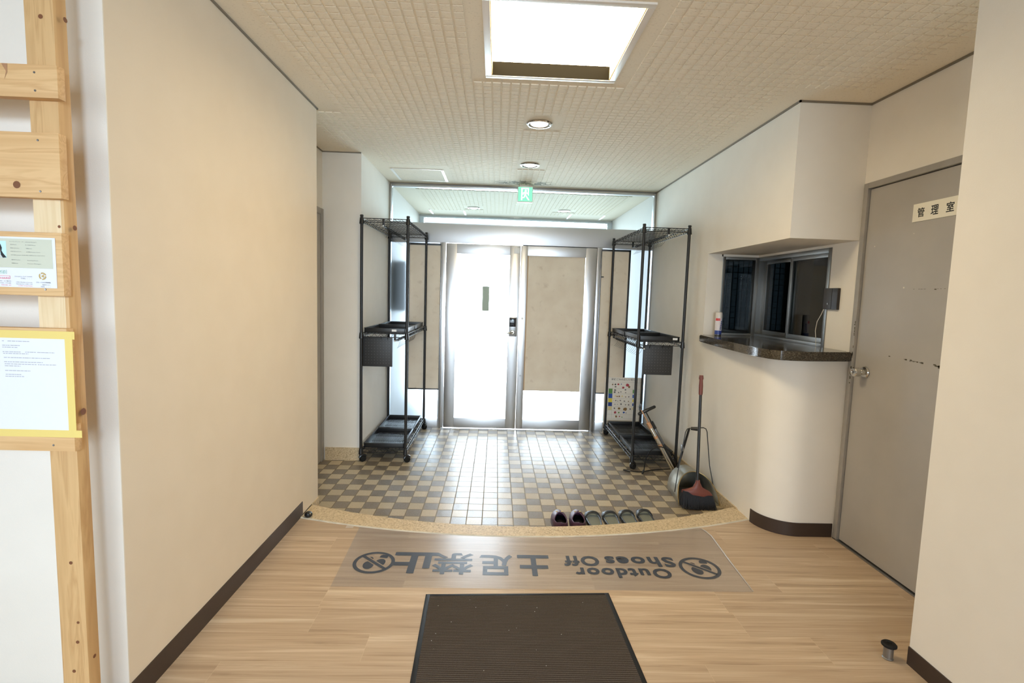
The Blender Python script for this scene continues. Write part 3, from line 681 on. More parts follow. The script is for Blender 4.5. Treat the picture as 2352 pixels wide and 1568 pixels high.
# ------------------------------------------------------------------ ceiling fittings
def ceiling_light():
    t = thing('ceiling_light', (0.247, 2.41, ZC), 'large square recessed ceiling lamp glowing warm white', 'ceiling light')
    x, y = 0.3075, 0.337
    m = MB(); e = 0.030
    for lo, hi in (((-x-e, -y-e, -0.008), (x+e, -y, 0.004)), ((-x-e, y, -0.008), (x+e, y+e, 0.004)), ((-x-e, -y, -0.008), (-x, y, 0.004)), ((x, -y, -0.008), (x+e, y, 0.004))): m.box(lo, hi, 0.0015)
    m.build('frame', 'lamp_frame', t)
    m = MB(); q = 0.004
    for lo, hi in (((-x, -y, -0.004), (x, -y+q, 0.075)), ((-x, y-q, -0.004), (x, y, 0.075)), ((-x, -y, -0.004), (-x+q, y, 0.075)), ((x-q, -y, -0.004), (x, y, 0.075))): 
        if lo[1] > 0: MB().box(lo, hi).build('far_recess_side', 'lamp_painted_shade', t)
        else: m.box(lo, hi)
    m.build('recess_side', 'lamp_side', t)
    MB().box((-x+q, -y+q, 0.062), (x-q, y-q, 0.068)).build('diffuser', 'lamp', t)
ceiling_light()

def downlights():
    t = thing('downlight', (0.248, 3.475, ZC), 'round recessed downlight near the big square ceiling lamp', 'downlight', 'round ceiling downlights')
    prof = [(0.066, 0.0), (0.083, 0.0), (0.085, -0.004), (0.080, -0.009), (0.072, -0.010), (0.067, -0.006), (0.064, -0.002), (0.0635, -0.001), (0.066, 0.0)]
    MB().lathe(prof, 40).build('trim_ring', 'chrome', t)
    MB().lathe([(0.064, -0.0012), (0.058, -0.0020)], 40).build('baffle', 'gap', t)
    MB().lathe([(0.059, -0.002), (0.054, -0.007), (0.03, -0.0150), (0, -0.0165)], 40).build('lens', 'down', t)
    dup(t, (0.254, 4.545, ZC), label='round recessed downlight nearest the green exit sign')
    dup(t, (-0.341, 6.88, ZC), label='left downlight seen through the glass above the entrance beam')
    dup(t, (0.859, 6.86, ZC), label='right downlight seen through the glass above the entrance beam')
    h = thing('access_hatch', (-0.775, 5.09, ZC), 'square ceiling access hatch with bright metal edges above the rack by the wall', 'hatch', 'ceiling hatches')
    w, d = 0.235, 0.235
    MB().box((-w, -d, -0.003), (w, d, -0.001)).build('hatch_panel', 'ceiling', h)
    m = MB()
    for lo, hi in (((-w-0.012, -d, -0.006), (-w+0.012, d, 0)), ((w-0.012, -d, -0.006), (w+0.012, d, 0)), ((-w, -d-0.004, -0.004), (w, -d+0.002, 0)), ((-w, d-0.002, -0.004), (w, d+0.004, 0))): m.box(lo, hi)
    m.build('hatch_frame', 'lamp_frame', h)
    dup(h, (-0.72, 7.36, ZC), label='left ceiling hatch of the outer lobby, seen through the transom')
    dup(h, (1.22, 7.34, ZC), label='right ceiling hatch of the outer lobby, seen through the transom')
downlights()

def exit_sign():
    t = thing('exit_sign', (0.263, 5.38, ZC), 'green glowing emergency exit sign hanging over the entrance', 'exit sign')
    MB().box((-0.06, -0.02, -0.02), (0.06, 0.05, 0.0), 0.003).build('mounting_plate', 'lamp_frame', t)
    MB().box((-0.078, 0.0, -0.172), (0.078, 0.035, -0.014), 0.003).build('housing', 'lamp_frame', t)
    MB().box((-0.073, -0.002, -0.162), (0.073, 0.001, -0.018)).build('face', 'exit_green', t)
    # the running figure in its doorway
    m = MB(); P = lambda pts: m.flat([(x, -0.0035, z) for x, z in pts])
    P([(-0.042, -0.028), (-0.030, -0.028), (-0.030, -0.150), (-0.042, -0.150)]); P([(-0.030, -0.028), (0.036, -0.028), (0.036, -0.038), (-0.030, -0.038)])
    P([(0.026, -0.038), (0.036, -0.038), (0.036, -0.105), (0.026, -0.095)])
    m.disc((0.004, -0.0035, -0.055), 0.011)
    P([(-0.012, -0.068), (0.012, -0.066), (0.008, -0.105), (-0.010, -0.105)])
    P([(0.008, -0.066), (0.030, -0.082), (0.026, -0.090), (0.006, -0.076)]); P([(-0.010, -0.068), (-0.028, -0.078), (-0.026, -0.096), (-0.020, -0.096), (-0.020, -0.084), (-0.008, -0.078)])
    P([(0.000, -0.100), (0.010, -0.103), (0.030, -0.128), (0.044, -0.150), (0.032, -0.150), (0.014, -0.126)]); P([(-0.010, -0.100), (0.002, -0.104), (-0.010, -0.128), (-0.034, -0.132), (-0.034, -0.122), (-0.016, -0.120)])
    m.build('pictogram', 'exit_white', t)
exit_sign()

# ------------------------------------------------------------------ wooden stand with its papers
def ladder_stand():
    t = thing('wooden_stand', (-1.2, 1.42, 0), 'pine plank stand with horizontal boards in front of the white wall', 'stand')
    # post, standing just behind the boards
    rot = Matrix.Rotation(R(-0.6), 4, 'Y')
    p = MB().box((-0.045, 0.005, 0), (0.030, 0.048, ZC-0.002), 0.004, mx=None)
    for v in p.bm.verts: v.co.x += 0.022*(1-v.co.z/2.1)*0.6
    po = p.build('post', 'pine_post', t)
    p = MB().box((-0.80, 0.005, 0), (-0.725, 0.048, ZC-0.002), 0.004); p.build('post', 'pine_post', t)
    for x, z, r in ((-0.012, 2.08, 0.006), (0.004, 1.69, 0.003), (0.010, 1.545, 0.004), (-0.004, 0.60, 0.005), (0.008, 0.42, 0.004), (0.004, 0.36, 0.005), (-0.010, 0.27, 0.005)):
        MB().disc((x+0.010, 0.0036 if 1.1 < z < 1.62 else 0.0042, z), r, 9).build('knot', 'knot', po)
    for z, r in ((2.085, 0.007), (1.545, 0.007), (1.035, 0.010), (0.30, 0.006)):
        m = MB(); m.add([(0.0415, 0.028+r*math.cos(a*.7)*1.0, z+r*math.sin(a*.7)) for a in range(9)], [tuple(range(9))]); m.build('knot', 'knot', po)
    MB().box((-0.0455, 0.0042, 1.105), (0.026, 0.0054, 1.615)).build('pale_face', 'pine_pale', t)
    y0, y1 = -0.020, 0.004
    rows = [(1.951, 1.869, 0.053), (1.782, 1.615, 0.049), (1.526, 1.359, 0.044), (1.272, 1.100, 0.045), (1.009, 0.934, 0.053)]
    for i, (zt, zb, xr) in enumerate(rows):
        b = MB().box((-0.86, y0, zb), (xr, y1, zt), 0.0015).build('board', 'pine_board', t)
        for zz in (zt-0.020, zb+0.017):
            MB().lathe([(0, 0.0012), (0.0025, 0.0010), (0.0030, 0)], 10, frame_mx((-0.004, y0, zz), (0, -1, 0))).build('screw', 'grey_metal', b)
        if i == 1:
            MB().disc((-0.115, y0-0.0006, zt-0.020), 0.011, 12).build('knot', 'knot', b); MB().disc((-0.063, y0-0.0006, zb+0.032), 0.0095, 12).build('knot', 'knot', b)
        if i == 0:
            m = MB(); m.flat([(-0.085, y0-0.0006, zt-0.001), (-0.070, y0-0.0006, zt-0.001), (-0.071, y0-0.0006, zt-0.022), (-0.079, y0-0.0006, zt-0.040), (-0.074, y0-0.0006, zt-0.020)]); m.build('knot', 'copper', b)
    yp = y0+1.42-0.0008                                # papers lie on the board faces
    X = lambda px: -1.176+(px-122)*0.001205; Z = lambda py: 1.512-(py-547)*0.00116
    # profile notice
    n = thing('profile_notice', (X(122), yp, Z(661)), 'printed profile notice with portrait and logos on the third board', 'notice')
    ox, oz = X(122), Z(661)
    def quad(mb, a, b, c, d, dy): mb.flat([(X(a)-ox, -dy, Z(c)-oz), (X(b)-ox, -dy, Z(c)-oz), (X(b)-ox, -dy, Z(d)-oz), (X(a)-ox, -dy, Z(d)-oz)])
    MB().box((X(-120)-ox, -0.0008, 0), (0.004, 0, Z(547)-oz)).build('sheet', 'paper', n)
    m = MB(); quad(m, -116, 119, 551, 617, 0.0011); m.build('printed_field', 'olive', n)
    ph = MB(); quad(ph, -20, 21, 557, 595, 0.0013); po_ = ph.build('portrait', 'photo_blue', n)
    def blob(pts, mat, nm, dy): MB().flat([(X(a)-ox, -dy, Z(b)-oz) for a, b in pts]).build(nm, mat, po_)
    blob([(-9, 595), (14, 595), (10, 588), (4, 584), (-4, 584), (-9, 588)], 'cloth_print', 'collar', 0.0014)
    blob([(-8, 575), (-8, 580), (-4, 587), (1, 589), (6, 587), (9, 580), (9, 572), (-8, 572)], 'skin_print', 'face', 0.0015)
    blob([(-9, 574), (-10, 565), (-4, 560), (3, 560), (9, 564), (12, 572), (11, 579), (14, 585), (21, 594), (13, 595), (9, 588), (8, 574), (2, 572), (-6, 575)], 'ink_black', 'hair', 0.0016)
    rows = [(28, 558, 'コンパニオンリーダー (House Manager)', 2.0, 'ink', 58), (30, 564.5, '氏名/Name', 1.8, 'ink', 13), (62, 564.8, '氏 名前/Name', 1.8, 'ink', 22),
            (30, 572.5, '国籍/Nationality', 1.8, 'ink', 19), (63, 572.6, '中国/China', 1.8, 'ink', 13), (30, 580, '出身校/University', 1.8, 'ink', 23), (63, 580.5, '大学院/Graduate School', 1.8, 'ink', 30),
            (30, 588, '対応言語/Languages: 日本語 英語 中国語/Japanese English Chinese', 1.8, 'ink', 73), (31, 599, '趣味/Hobby', 1.8, 'ink', 19), (65, 599.6, 'Reading/Music', 1.8, 'ink', 23), (31, 606.5, '部屋/Room', 1.8, 'ink', 14), (65, 607, 'House Manager', 1.8, 'ink', 29),
            (3, 627, 'BGJS', 7, 'ink_green', 14), (-20, 640.5, 'FLAT SHARE', 3.4, 'ink_red', 45), (36, 636.5, 'Emergency: FLAT SHARE', 2.0, 'ink', 37), (48, 640.5, '☎ 03-0000-0000', 2.0, 'ink', 25),
            (-26, 647.5, '営業日: 月曜日~土曜日', 2.0, 'ink', 53), (-26, 652, '営業時間: 10:00~19:00', 2.0, 'ink', 53), (6, 656.5, '休業日:日曜・祝日', 2.0, 'ink_red', 21), (38, 649.5, 'OPEN: Monday to Saturday', 2.0, 'ink', 35), (38, 653.5, 'Opening hour: 10:00~19:00', 2.0, 'ink', 35), (42, 657.5, 'CLOSED: Sunday/Holidays', 2.0, 'ink_red', 31),
            (81, 648.5, 'グローバル大学寮連盟', 2.4, 'ink_black', 31), (94, 653.8, '事務局センター', 2.0, 'ink', 18), (90, 658, '☎ 03-0000-0000', 2.0, 'ink', 22)]
    tx = {}
    for px, py, s, hgt, mt, wpx in rows:
        s = s.replace('☎', 'TEL').replace('03-0000-0000', '- - -')
        text('printed_line', s, mt, n, 0.003, (X(px)-ox, -0.0015, Z(py)-oz), (R(90), 0, 0), 0, fit=(0, wpx*0.001205, -hgt*0.58*0.00116, hgt*0.58*0.00116), extrude=0)
    m = MB()
    for a, b, c, d in ((-24, 26, 635.2, 635.9), (-24, 26, 641.6, 642.3), (25.3, 26, 635.2, 642.3)): quad(m, a, b, c, d, 0.0014)
    m.build('red_logo_box', 'ink_red', n)
    m = MB(); quad(m, 2, 19, 630.4, 630.9, 0.0014); quad(m, 18.4, 19, 622, 630.9, 0.0014); m.build('green_logo_rule', 'ink_green', n)
    m = MB(); cx, cz, r = X(95.5), Z(634), 0.0098
    for a0, a1 in ((10, 115), (135, 235), (255, 355)):
        o1 = [(cx+r*math.cos(R(a0+(a1-a0)*k/8))-ox, -0.0014, cz+r*math.sin(R(a0+(a1-a0)*k/8))-oz) for k in range(9)]
        i1 = [(cx+r*0.62*math.cos(R(a0+18+(a1-a0)*k/8))-ox, -0.0014, cz+r*0.62*math.sin(R(a0+18+(a1-a0)*k/8))-oz) for k in range(9)]
        m.flat(o1+i1[::-1])
    m.flat([(cx-0.004-ox, -0.0014, cz-oz), (cx+0.003-ox, -0.0014, cz+0.005-oz), (cx+0.004-ox, -0.0014, cz-0.004-oz), (cx-ox, -0.0014, cz-0.003-oz)])
    m.build('ring_logo', 'ink_gold', n)
    # the letter, taped over the two lower boards
    l = thing('letter', (-1.185, yp, 0.990), 'white printed letter framed with yellow tape across the two lowest boards', 'letter')
    H = 0.258; sk = 0.0
    MB().box((-0.32, -0.0008, 0), (0.033, 0, H), 0).build('sheet', 'paper', l)
    rnd = random.Random(5); tw = 0.0165
    def strip(x0, x1, z0, z1, dy): MB().box((x0, -0.0008-dy, z0), (x1, -0.0007, z1)).build('tape_strip', 'tape_yellow', l)
    strip(-0.32, 0.052, H-0.004, H+0.017, 0.0005); strip(-0.32, 0.060, -0.016, 0.004, 0.0005); strip(0.026, 0.046, 0.0, H+0.010, 0.0009)
    lines = [(801, [(0, 4), (12, 59)]), (811, [(0, 38)]), (815.5, [(0, 33)]), (826, [(0, 40), (49, 72), (75, 113)]), (830, [(1, 56)]), (839.5, [(2, 60), (62, 102)]), (849.5, [(2, 86)]), (854.5, [(3, 72), (75, 116)]), (859, [(3, 37)]), (870, [(3, 58)]), (879, [(4, 38)]), (883.5, [(3, 44)])]
    m = MB()
    for py, segs in lines:
        z = (1.512-(py-547)*0.00116)-0.990+0.018
        for a, b in segs:
            u = a
            while u < b:
                k = min(b, u+rnd.uniform(3, 9)); x0, x1 = -1.176+(u-122)*0.001205+1.185, -1.176+(k-122)*0.001205+1.185
                m.flat([(x0, -0.0011, z-0.0009), (x1, -0.0011, z-0.0009), (x1, -0.0011, z+0.0009), (x0, -0.0011, z+0.0009)]); u = k+rnd.uniform(0.6, 1.6)
    m.build('printed_line', 'ink_faint', l)
ladder_stand()

# ------------------------------------------------------------------ shelving racks
RW, RL = 0.382, 1.105
SHELVES = (0.113, 1.115, 2.070)                       # top wire heights above the tiles
def make_rack():
    t = thing('wire_rack', (-1.137, 4.325, ZT), 'tall black wire rack with casters along the entrance wall beside the pillar', 'rack', 'black wire racks')
    for x in (0, RW):
        for y in (0, RL):
            p = MB(); p.tube([(x, y, 0.070), (x, y, 2.088)], 0.0125, 14)
            p.tube([(x, y, 2.086), (x, y, 2.098)], [0.0155, 0.013], 14); p.tube([(x, y, 1.075), (x, y, 1.082)], 0.0138, 14)
            po = p.build('pole', 'black', t)
            for z in SHELVES: MB().tube([(x, y, z-0.048), (x, y, z-0.044), (x, y, z+0.004)], [0.0165, 0.0205, 0.0155], 14).build('collar', 'black_plastic', po)
            a = R(30 if y == 0 else -50); d = Vector((math.cos(a), math.sin(a), 0))
            c = MB(); c.tube([(x, y, 0.072), (x, y, 0.054)], 0.010, 10)
            ctr = Vector((x, y, 0.031))+d*0.016
            hood = [ctr+d*(0.026*math.cos(R(q)))+Vector((0, 0, 0.026*math.sin(R(q)))) for q in range(20, 175, 15)]
            c.tube(hood, 0.011, 8)
            co = c.build('caster', 'black_plastic', t)
            n = Vector((-d.y, d.x, 0))
            MB().lathe([(0, -0.019), (0.008, -0.021), (0.022, -0.019), (0.027, -0.012), (0.027, 0.012), (0.022, 0.019), (0.008, 0.021), (0, 0.019)], 22, frame_mx(ctr-Vector((0, 0, 0.004)), n, (0, 0, 1))).build('wheel', 'rubber', co)
    for z in SHELVES:
        s = MB(); r = 0.0030; g = 0.030
        for zz, rr in ((z, 0.0034), (z-g, 0.0034)):
            for a, b in (((0, 0), (RW, 0)), ((0, RL), (RW, RL)), ((0, 0), (0, RL)), ((RW, 0), (RW, RL))): s.tube([(*a, zz), (*b, zz)], rr, 6)
        def zig(a, b, n):
            a, b = Vector(a), Vector(b); pts = []
            for k in range(2*n+1):
                p = a.lerp(b, k/(2*n)); pts.append((p.x, p.y, z if k % 2 == 0 else z-g))
            s.tube(pts, 0.0020, 5)
        zig((0, 0), (RW, 0), 7); zig((0, RL), (RW, RL), 7); zig((0, 0), (0, RL), 20); zig((RW, 0), (RW, RL), 20)
        for k in range(1, 10): s.tube([(0, RL*k/10, z-0.003), (RW, RL*k/10, z-0.003)], 0.0028, 6)
        n = 13
        for k in range(1, n): s.tube([(RW*k/n, 0, z+0.001), (RW*k/n, RL, z+0.001)], 0.0017, 5)
        s.build('wire_shelf', 'black', t)
    return t
rack = make_rack()
LR, RR = (-1.137, 4.325, ZT), (1.210, 4.272, ZT)
dup(rack, RR, label='tall black wire rack with casters on the counter side, holding the bicycle pumps')

def make_tray():
    t = thing('boot_tray', (0, 0, 0), '', 'tray', 'black trays on the wire racks')
    w, l, h, k = 0.352, 0.515, 0.042, 0.006
    MB().box((0.012, 0.012, 0.0), (w-0.012, l-0.012, 0.004)).build('tray_floor', 'black_plastic', t)
    m = MB()
    for lo, hi in (((0.004, 0.004, 0), (w-0.004, 0.012, h)), ((0.004, l-0.012, 0), (w-0.004, l-0.004, h)), ((0.004, 0.004, 0), (0.012, l-0.004, h)), ((w-0.012, 0.004, 0), (w-0.004, l-0.004, h)),
                   ((0, 0, h-0.004), (w, 0.014, h)), ((0, l-0.014, h-0.004), (w, l, h)), ((0, 0, h-0.004), (0.014, l, h)), ((w-0.014, 0, h-0.004), (w, l, h))): m.box(lo, hi, 0.0015)
    m.build('tray_wall', 'black_plastic', t)
    m = MB(); n = 19
    for i in range(n):
        x = 0.034+(w-0.068)*i/(n-1)
        for y0, y1 in ((0.035, 0.175), (0.185, 0.335), (0.345, 0.480)): m.box((x-0.0042, y0, 0.004), (x+0.0042, y1, 0.0085), 0.0012)
    m.build('rib', 'black_plastic', t)
    return t
def trays():
    base = make_tray(); first = True
    names = {('L', 0): ('lower shelf of the rack beside the pillar', LR), ('R', 0): ('lower shelf of the pump rack', RR), ('L', 1): ('middle shelf of the rack beside the pillar', LR), ('R', 1): ('middle shelf of the pump rack', RR)}
    for (side, lv), (wh, org) in names.items():
        for j, fb in enumerate(('front', 'back')):
            loc = (org[0]+0.015, org[1]+0.022+0.532*j, org[2]+SHELVES[lv]+0.0035)
            lab = '%s shallow black tray on the %s' % (fb, wh)
            if first: o = base; o.location = loc; o['label'] = lab; first = False
            else: o = dup(base, loc, label=lab)
            if lv == 1 and j == 0: MB().box((0.235 if side == 'L' else 0.290, 0.0028, 0.014), (0.275 if side == 'L' else 0.330, 0.0038, 0.032)).build('price_label', 'white', o)
trays()

def pegboards():
    t = thing('pegboard', (LR[0]+0.004, LR[1]+0.026, 0.755), 'dark perforated board hanging below the middle shelf of the rack beside the pillar', 'pegboard', 'perforated boards hung on the racks')
    w, h = 0.253, 0.256
    MB().box((0, 0, 0), (w, 0.005, h), 0.004).build('board', 'dark_board', t)
    m = MB()
    for i in range(9):
        for j in range(9): m.disc((0.027+i*0.0249, -0.0003, 0.030+j*0.0249), 0.0016, 8)
    m.build('dot_pattern', 'dot', t)
    for x in (0.0506, 0.1598, 0.2144):
        MB().tube([(x, -0.003, h-0.028), (x, -0.003, h-0.014), (x, -0.012, h-0.007), (x, -0.0185, h), (x, -0.021, h+0.006), (x, -0.026, h+0.0078), (x, -0.031, h+0.006), (x, -0.0336, h), (x, -0.032, h-0.007)], 0.0028, 7).build('hook', 'black', t)
    dup(t, (RR[0]+0.0586, RR[1]+0.026, 0.755), label='dark perforated board hanging below the middle shelf of the pump rack')
    # rails of open wire hooks under the shelves
    r = thing('hook_rail', (0, 0, 0), '', 'hook rail', 'hook rails under the rack shelves')
    for y in (0.0, RL+0.014):
        MB().box((-0.010, y-0.005, -0.062), (0.010, y-0.002, 0.004), 0.001).build('bracket', 'black', r)
    MB().tube([(0, -0.012, -0.058), (0, RL+0.006, -0.058)], 0.006, 10).build('bar', 'black', r)
    MB().lathe([(0, 0), (0.006, 0.001), (0.007, 0.006), (0.004, 0.011), (0, 0.012)], 14, frame_mx((0, -0.010, -0.058), (0, -1, 0))).build('end_cap', 'white', r)
    first = None
    for k in range(16):
        y = 0.10+k*0.058
        if first is None:
            c = MB()
            c.tube([(0.010*math.cos(R(q)), q/360*0.010, 0.010*math.sin(R(q))) for q in range(0, 700, 30)], 0.0022, 5)
            c.tube([(0.010, 0.0, 0.0), (0.016, 0.01, -0.02), (0.010, 0.026, -0.045), (-0.004, 0.045, -0.068), (-0.014, 0.055, -0.078)], 0.0011, 4)
            first = c.build('wire_hook', 'black', r); first.location = (0, y, -0.058)
        else:
            o = first.copy(); COL.objects.link(o); o.parent = r; o.location = (0, y, -0.058)
    spots = [(LR, 2, 0.180, 'top shelf of the rack beside the pillar'), (LR, 1, 0.285, 'middle shelf of the rack beside the pillar'), (RR, 2, 0.205, 'top shelf of the pump rack'), (RR, 1, 0.050, 'middle shelf of the pump rack')]
    for i, (org, lv, x, wh) in enumerate(spots):
        loc = (org[0]+x, org[1]-0.002, org[2]+SHELVES[lv]-0.002); lab = 'black rail with thin wire hooks under the '+wh
        if i == 0: r.location = loc; r['label'] = lab
        else: dup(r, loc, label=lab)
pegboards()

def poster():
    t = thing('sorting_poster', (1.196, 5.420, ZT), 'cream garbage sorting poster board with coloured row tabs leaning behind the rack', 'poster')
    t.rotation_euler.x = R(-2)
    W, H = 0.425, 0.618
    MB().box((0, 0, 0), (W, 0.006, H), 0.001).build('board', 'poster', t)
    y = -0.0006; X = lambda u: (u-70)/(1040-70)*W; Z = lambda v: H-(v-110)/(1440-110)*(H)
    title = text('title', '家庭ごみの正しい出し方', 'ink', t, 0.02, (0, y-0.0002, 0), (R(90), 0, 0), 0.0003, fit=(X(240), X(900), Z(178), Z(132)), extrude=0)
    m = MB()
    rows = (225, 375, 495, 605, 700, 795, 885, 985, 1080)
    for v in rows: m.flat([(X(105), y, Z(v)-.0005), (X(1000), y, Z(v)-.0005), (X(1000), y, Z(v)+.0005), (X(105), y, Z(v)+.0005)])
    for u in (105, 275, 920, 1000): m.flat([(X(u)-.0005, y, Z(1080)), (X(u)+.0005, y, Z(1080)), (X(u)+.0005, y, Z(225)), (X(u)-.0005, y, Z(225))])
    m.build('ruled_line', 'ink', t)
    for v0, v1, mt in ((378, 492, 'green'), (495, 600, 'blue'), (607, 697, 'yellow'), (700, 790, 'navy'), (797, 882, 'tan')):
        MB().flat([(X(180), y-.0002, Z(v1)), (X(278), y-.0002, Z(v1)), (X(278), y-.0002, Z(v0)), (X(180), y-.0002, Z(v0))]).build('row_tab', mt, t)
        MB().flat([(X(785), y-.0002, Z(v1-14)), (X(830), y-.0002, Z(v1-14)), (X(830), y-.0002, Z(v0+14)), (X(785), y-.0002, Z(v0+14))]).build('side_tab', mt, t)
    rnd = random.Random(4); ic = [(275, 280, 20, 'brown'), (342, 275, 20, 'ink_black'), (420, 270, 24, 'red'), (492, 265, 14, 'navy'), (650, 285, 40, 'red'), (690, 330, 30, 'brown'), (540, 345, 26, 'red'), (350, 330, 20, 'ink'),
          (345, 410, 26, 'ink'), (330, 460, 26, 'ink'), (430, 465, 16, 'ink'), (490, 450, 16, 'ink'), (600, 400, 20, 'ink'), (610, 465, 16, 'ink'), (355, 550, 22, 'tan'), (400, 560, 16, 'brown'), (450, 555, 22, 'brown'), (525, 550, 22, 'tan'), (612, 565, 14, 'brown'), (690, 560, 16, 'ink'),
          (315, 650, 12, 'tan'), (370, 655, 16, 'ink'), (420, 665, 12, 'ink'), (485, 655, 18, 'ink'), (585, 665, 18, 'ink'), (688, 670, 14, 'brown'), (350, 745, 18, 'ink_faint'), (418, 745, 10, 'ink'), (505, 740, 22, 'ink'), (620, 750, 14, 'ink'), (695, 750, 18, 'ink'),
          (345, 840, 22, 'ink'), (455, 840, 30, 'brown'), (615, 850, 48, 'brown'), (740, 850, 22, 'ink'), (365, 940, 34, 'red'), (455, 940, 22, 'green'), (580, 935, 26, 'blue'), (640, 945, 16, 'ink_faint'), (395, 1035, 32, 'brown'), (475, 1030, 16, 'red'), (540, 1045, 14, 'green')]
    grp = {}
    for u, v, r, mt in ic: grp.setdefault(mt, []).append((u, v, r))
    for mt, L in grp.items():
        m = MB()
        for u, v, r in L:
            k = rnd.randint(5, 8); m.flat([(X(u+1.35*r*rnd.uniform(.6, 1.05)*math.cos(2*math.pi*i/k)), y-.0003, Z(v+r*1.15*rnd.uniform(.6, 1.0)*math.sin(2*math.pi*i/k))) for i in range(k)])
        m.build('printed_icon', mt, t)
poster()

# ------------------------------------------------------------------ pumps, broom, dustpan
def pump(name, label, B, T, H0, H1, base_mat, parts, hose, chuck):
    B, T = Vector(B), Vector(T); d = (T-B).normalized(); L = (T-B).length
    t = thing(name, B, label, 'bicycle pump', 'bicycle pumps leaning on the rack'); P = lambda s: d*(L*s)
    for nm, s0, s1, r0, r1, mt in parts:
        MB().tube([P(s0), P(s0+(s1-s0)*.04), P(s0+(s1-s0)*.96), P(s1)], [r0*0.8, r0, r1, r1*0.8], 16).build(nm, mt, t)
    h0, h1 = Vector(H0)-B, Vector(H1)-B; mid = (h0+h1)/2
    MB().tube([h0, h0.lerp(h1, .06), h0.lerp(h1, .38), mid, h0.lerp(h1, .62), h0.lerp(h1, .94), h1], [.009, .0135, .0135, .016, .0135, .0135, .009], 14).build('handle', 'black_plastic', t)
    f = MB(); f.tube([(-0.07, -0.05, 0.012), (0, 0, 0.018), (0.035, -0.07, 0.012)], 0.009, 8); f.tube([(0, 0, 0.018), P(0.06)], 0.014, 10); f.build('foot', base_mat, t)
    pts = [Vector(p)-B for p in hose]; sm = []
    for i in range(len(pts)-1):
        p0, p1, p2, p3 = pts[max(i-1, 0)], pts[i], pts[i+1], pts[min(i+2, len(pts)-1)]
        for k in range(6):
            u = k/6; sm.append(0.5*((2*p1)+(-p0+p2)*u+(2*p0-5*p1+4*p2-p3)*u*u+(-p0+3*p1-3*p2+p3)*u**3))
    sm.append(pts[-1]); MB().tube(sm, 0.0042, 8).build('hose', 'rubber', t)
    c0, c1 = Vector(chuck[0])-B, Vector(chuck[1])-B
    MB().tube([c0, c0.lerp(c1, .5), c1], [0.008, 0.010, 0.006], 10).build('chuck', 'black_plastic', t)
    return t
pump('bicycle_pump', 'silver bicycle pump with copper stains leaning on the rack, handle end on', (1.548, 4.10, ZT+0.002), (1.235, 4.14, 0.470), (1.195, 4.06, 0.505), (1.250, 4.24, 0.500), 'black',
     [('barrel', 0.03, 0.815, 0.0165, 0.0165, 'chrome'), ('copper_band', 0.74, 0.83, 0.0170, 0.0170, 'copper'), ('copper_band', 0.585, 0.625, 0.0168, 0.0168, 'copper'), ('copper_band', 0.455, 0.50, 0.0168, 0.0168, 'copper'), ('piston_rod', 0.80, 1.06, 0.005, 0.005, 'copper')],
     [(1.56, 4.09, -0.03), (1.50, 4.06, 0.12), (1.40, 4.08, 0.185), (1.325, 4.10, 0.155), (1.285, 4.12, 0.07), (1.275, 4.125, -0.04)], [(1.275, 4.125, -0.03), (1.262, 4.125, ZT+0.009)])
pump('bicycle_pump', 'black and smoke grey bicycle pump with long black handle leaning by the wall', (1.592, 4.19, ZT+0.002), (1.288, 4.205, 0.452), (1.222, 4.20, 0.428), (1.366, 4.20, 0.500), 'black',
     [('lower_barrel', 0.02, 0.48, 0.0165, 0.0165, 'black'), ('barrel', 0.46, 0.74, 0.0150, 0.0150, 'pump_clear'), ('collar', 0.72, 0.84, 0.0185, 0.0175, 'black_plastic'), ('piston_rod', 0.82, 1.02, 0.0055, 0.0055, 'black')],
     [(1.59, 4.18, -0.03), (1.50, 4.235, -0.055), (1.38, 4.235, -0.066), (1.27, 4.19, -0.068), (1.18, 4.19, -0.062)], [(1.18, 4.19, -0.062), (1.125, 4.215, -0.062)])

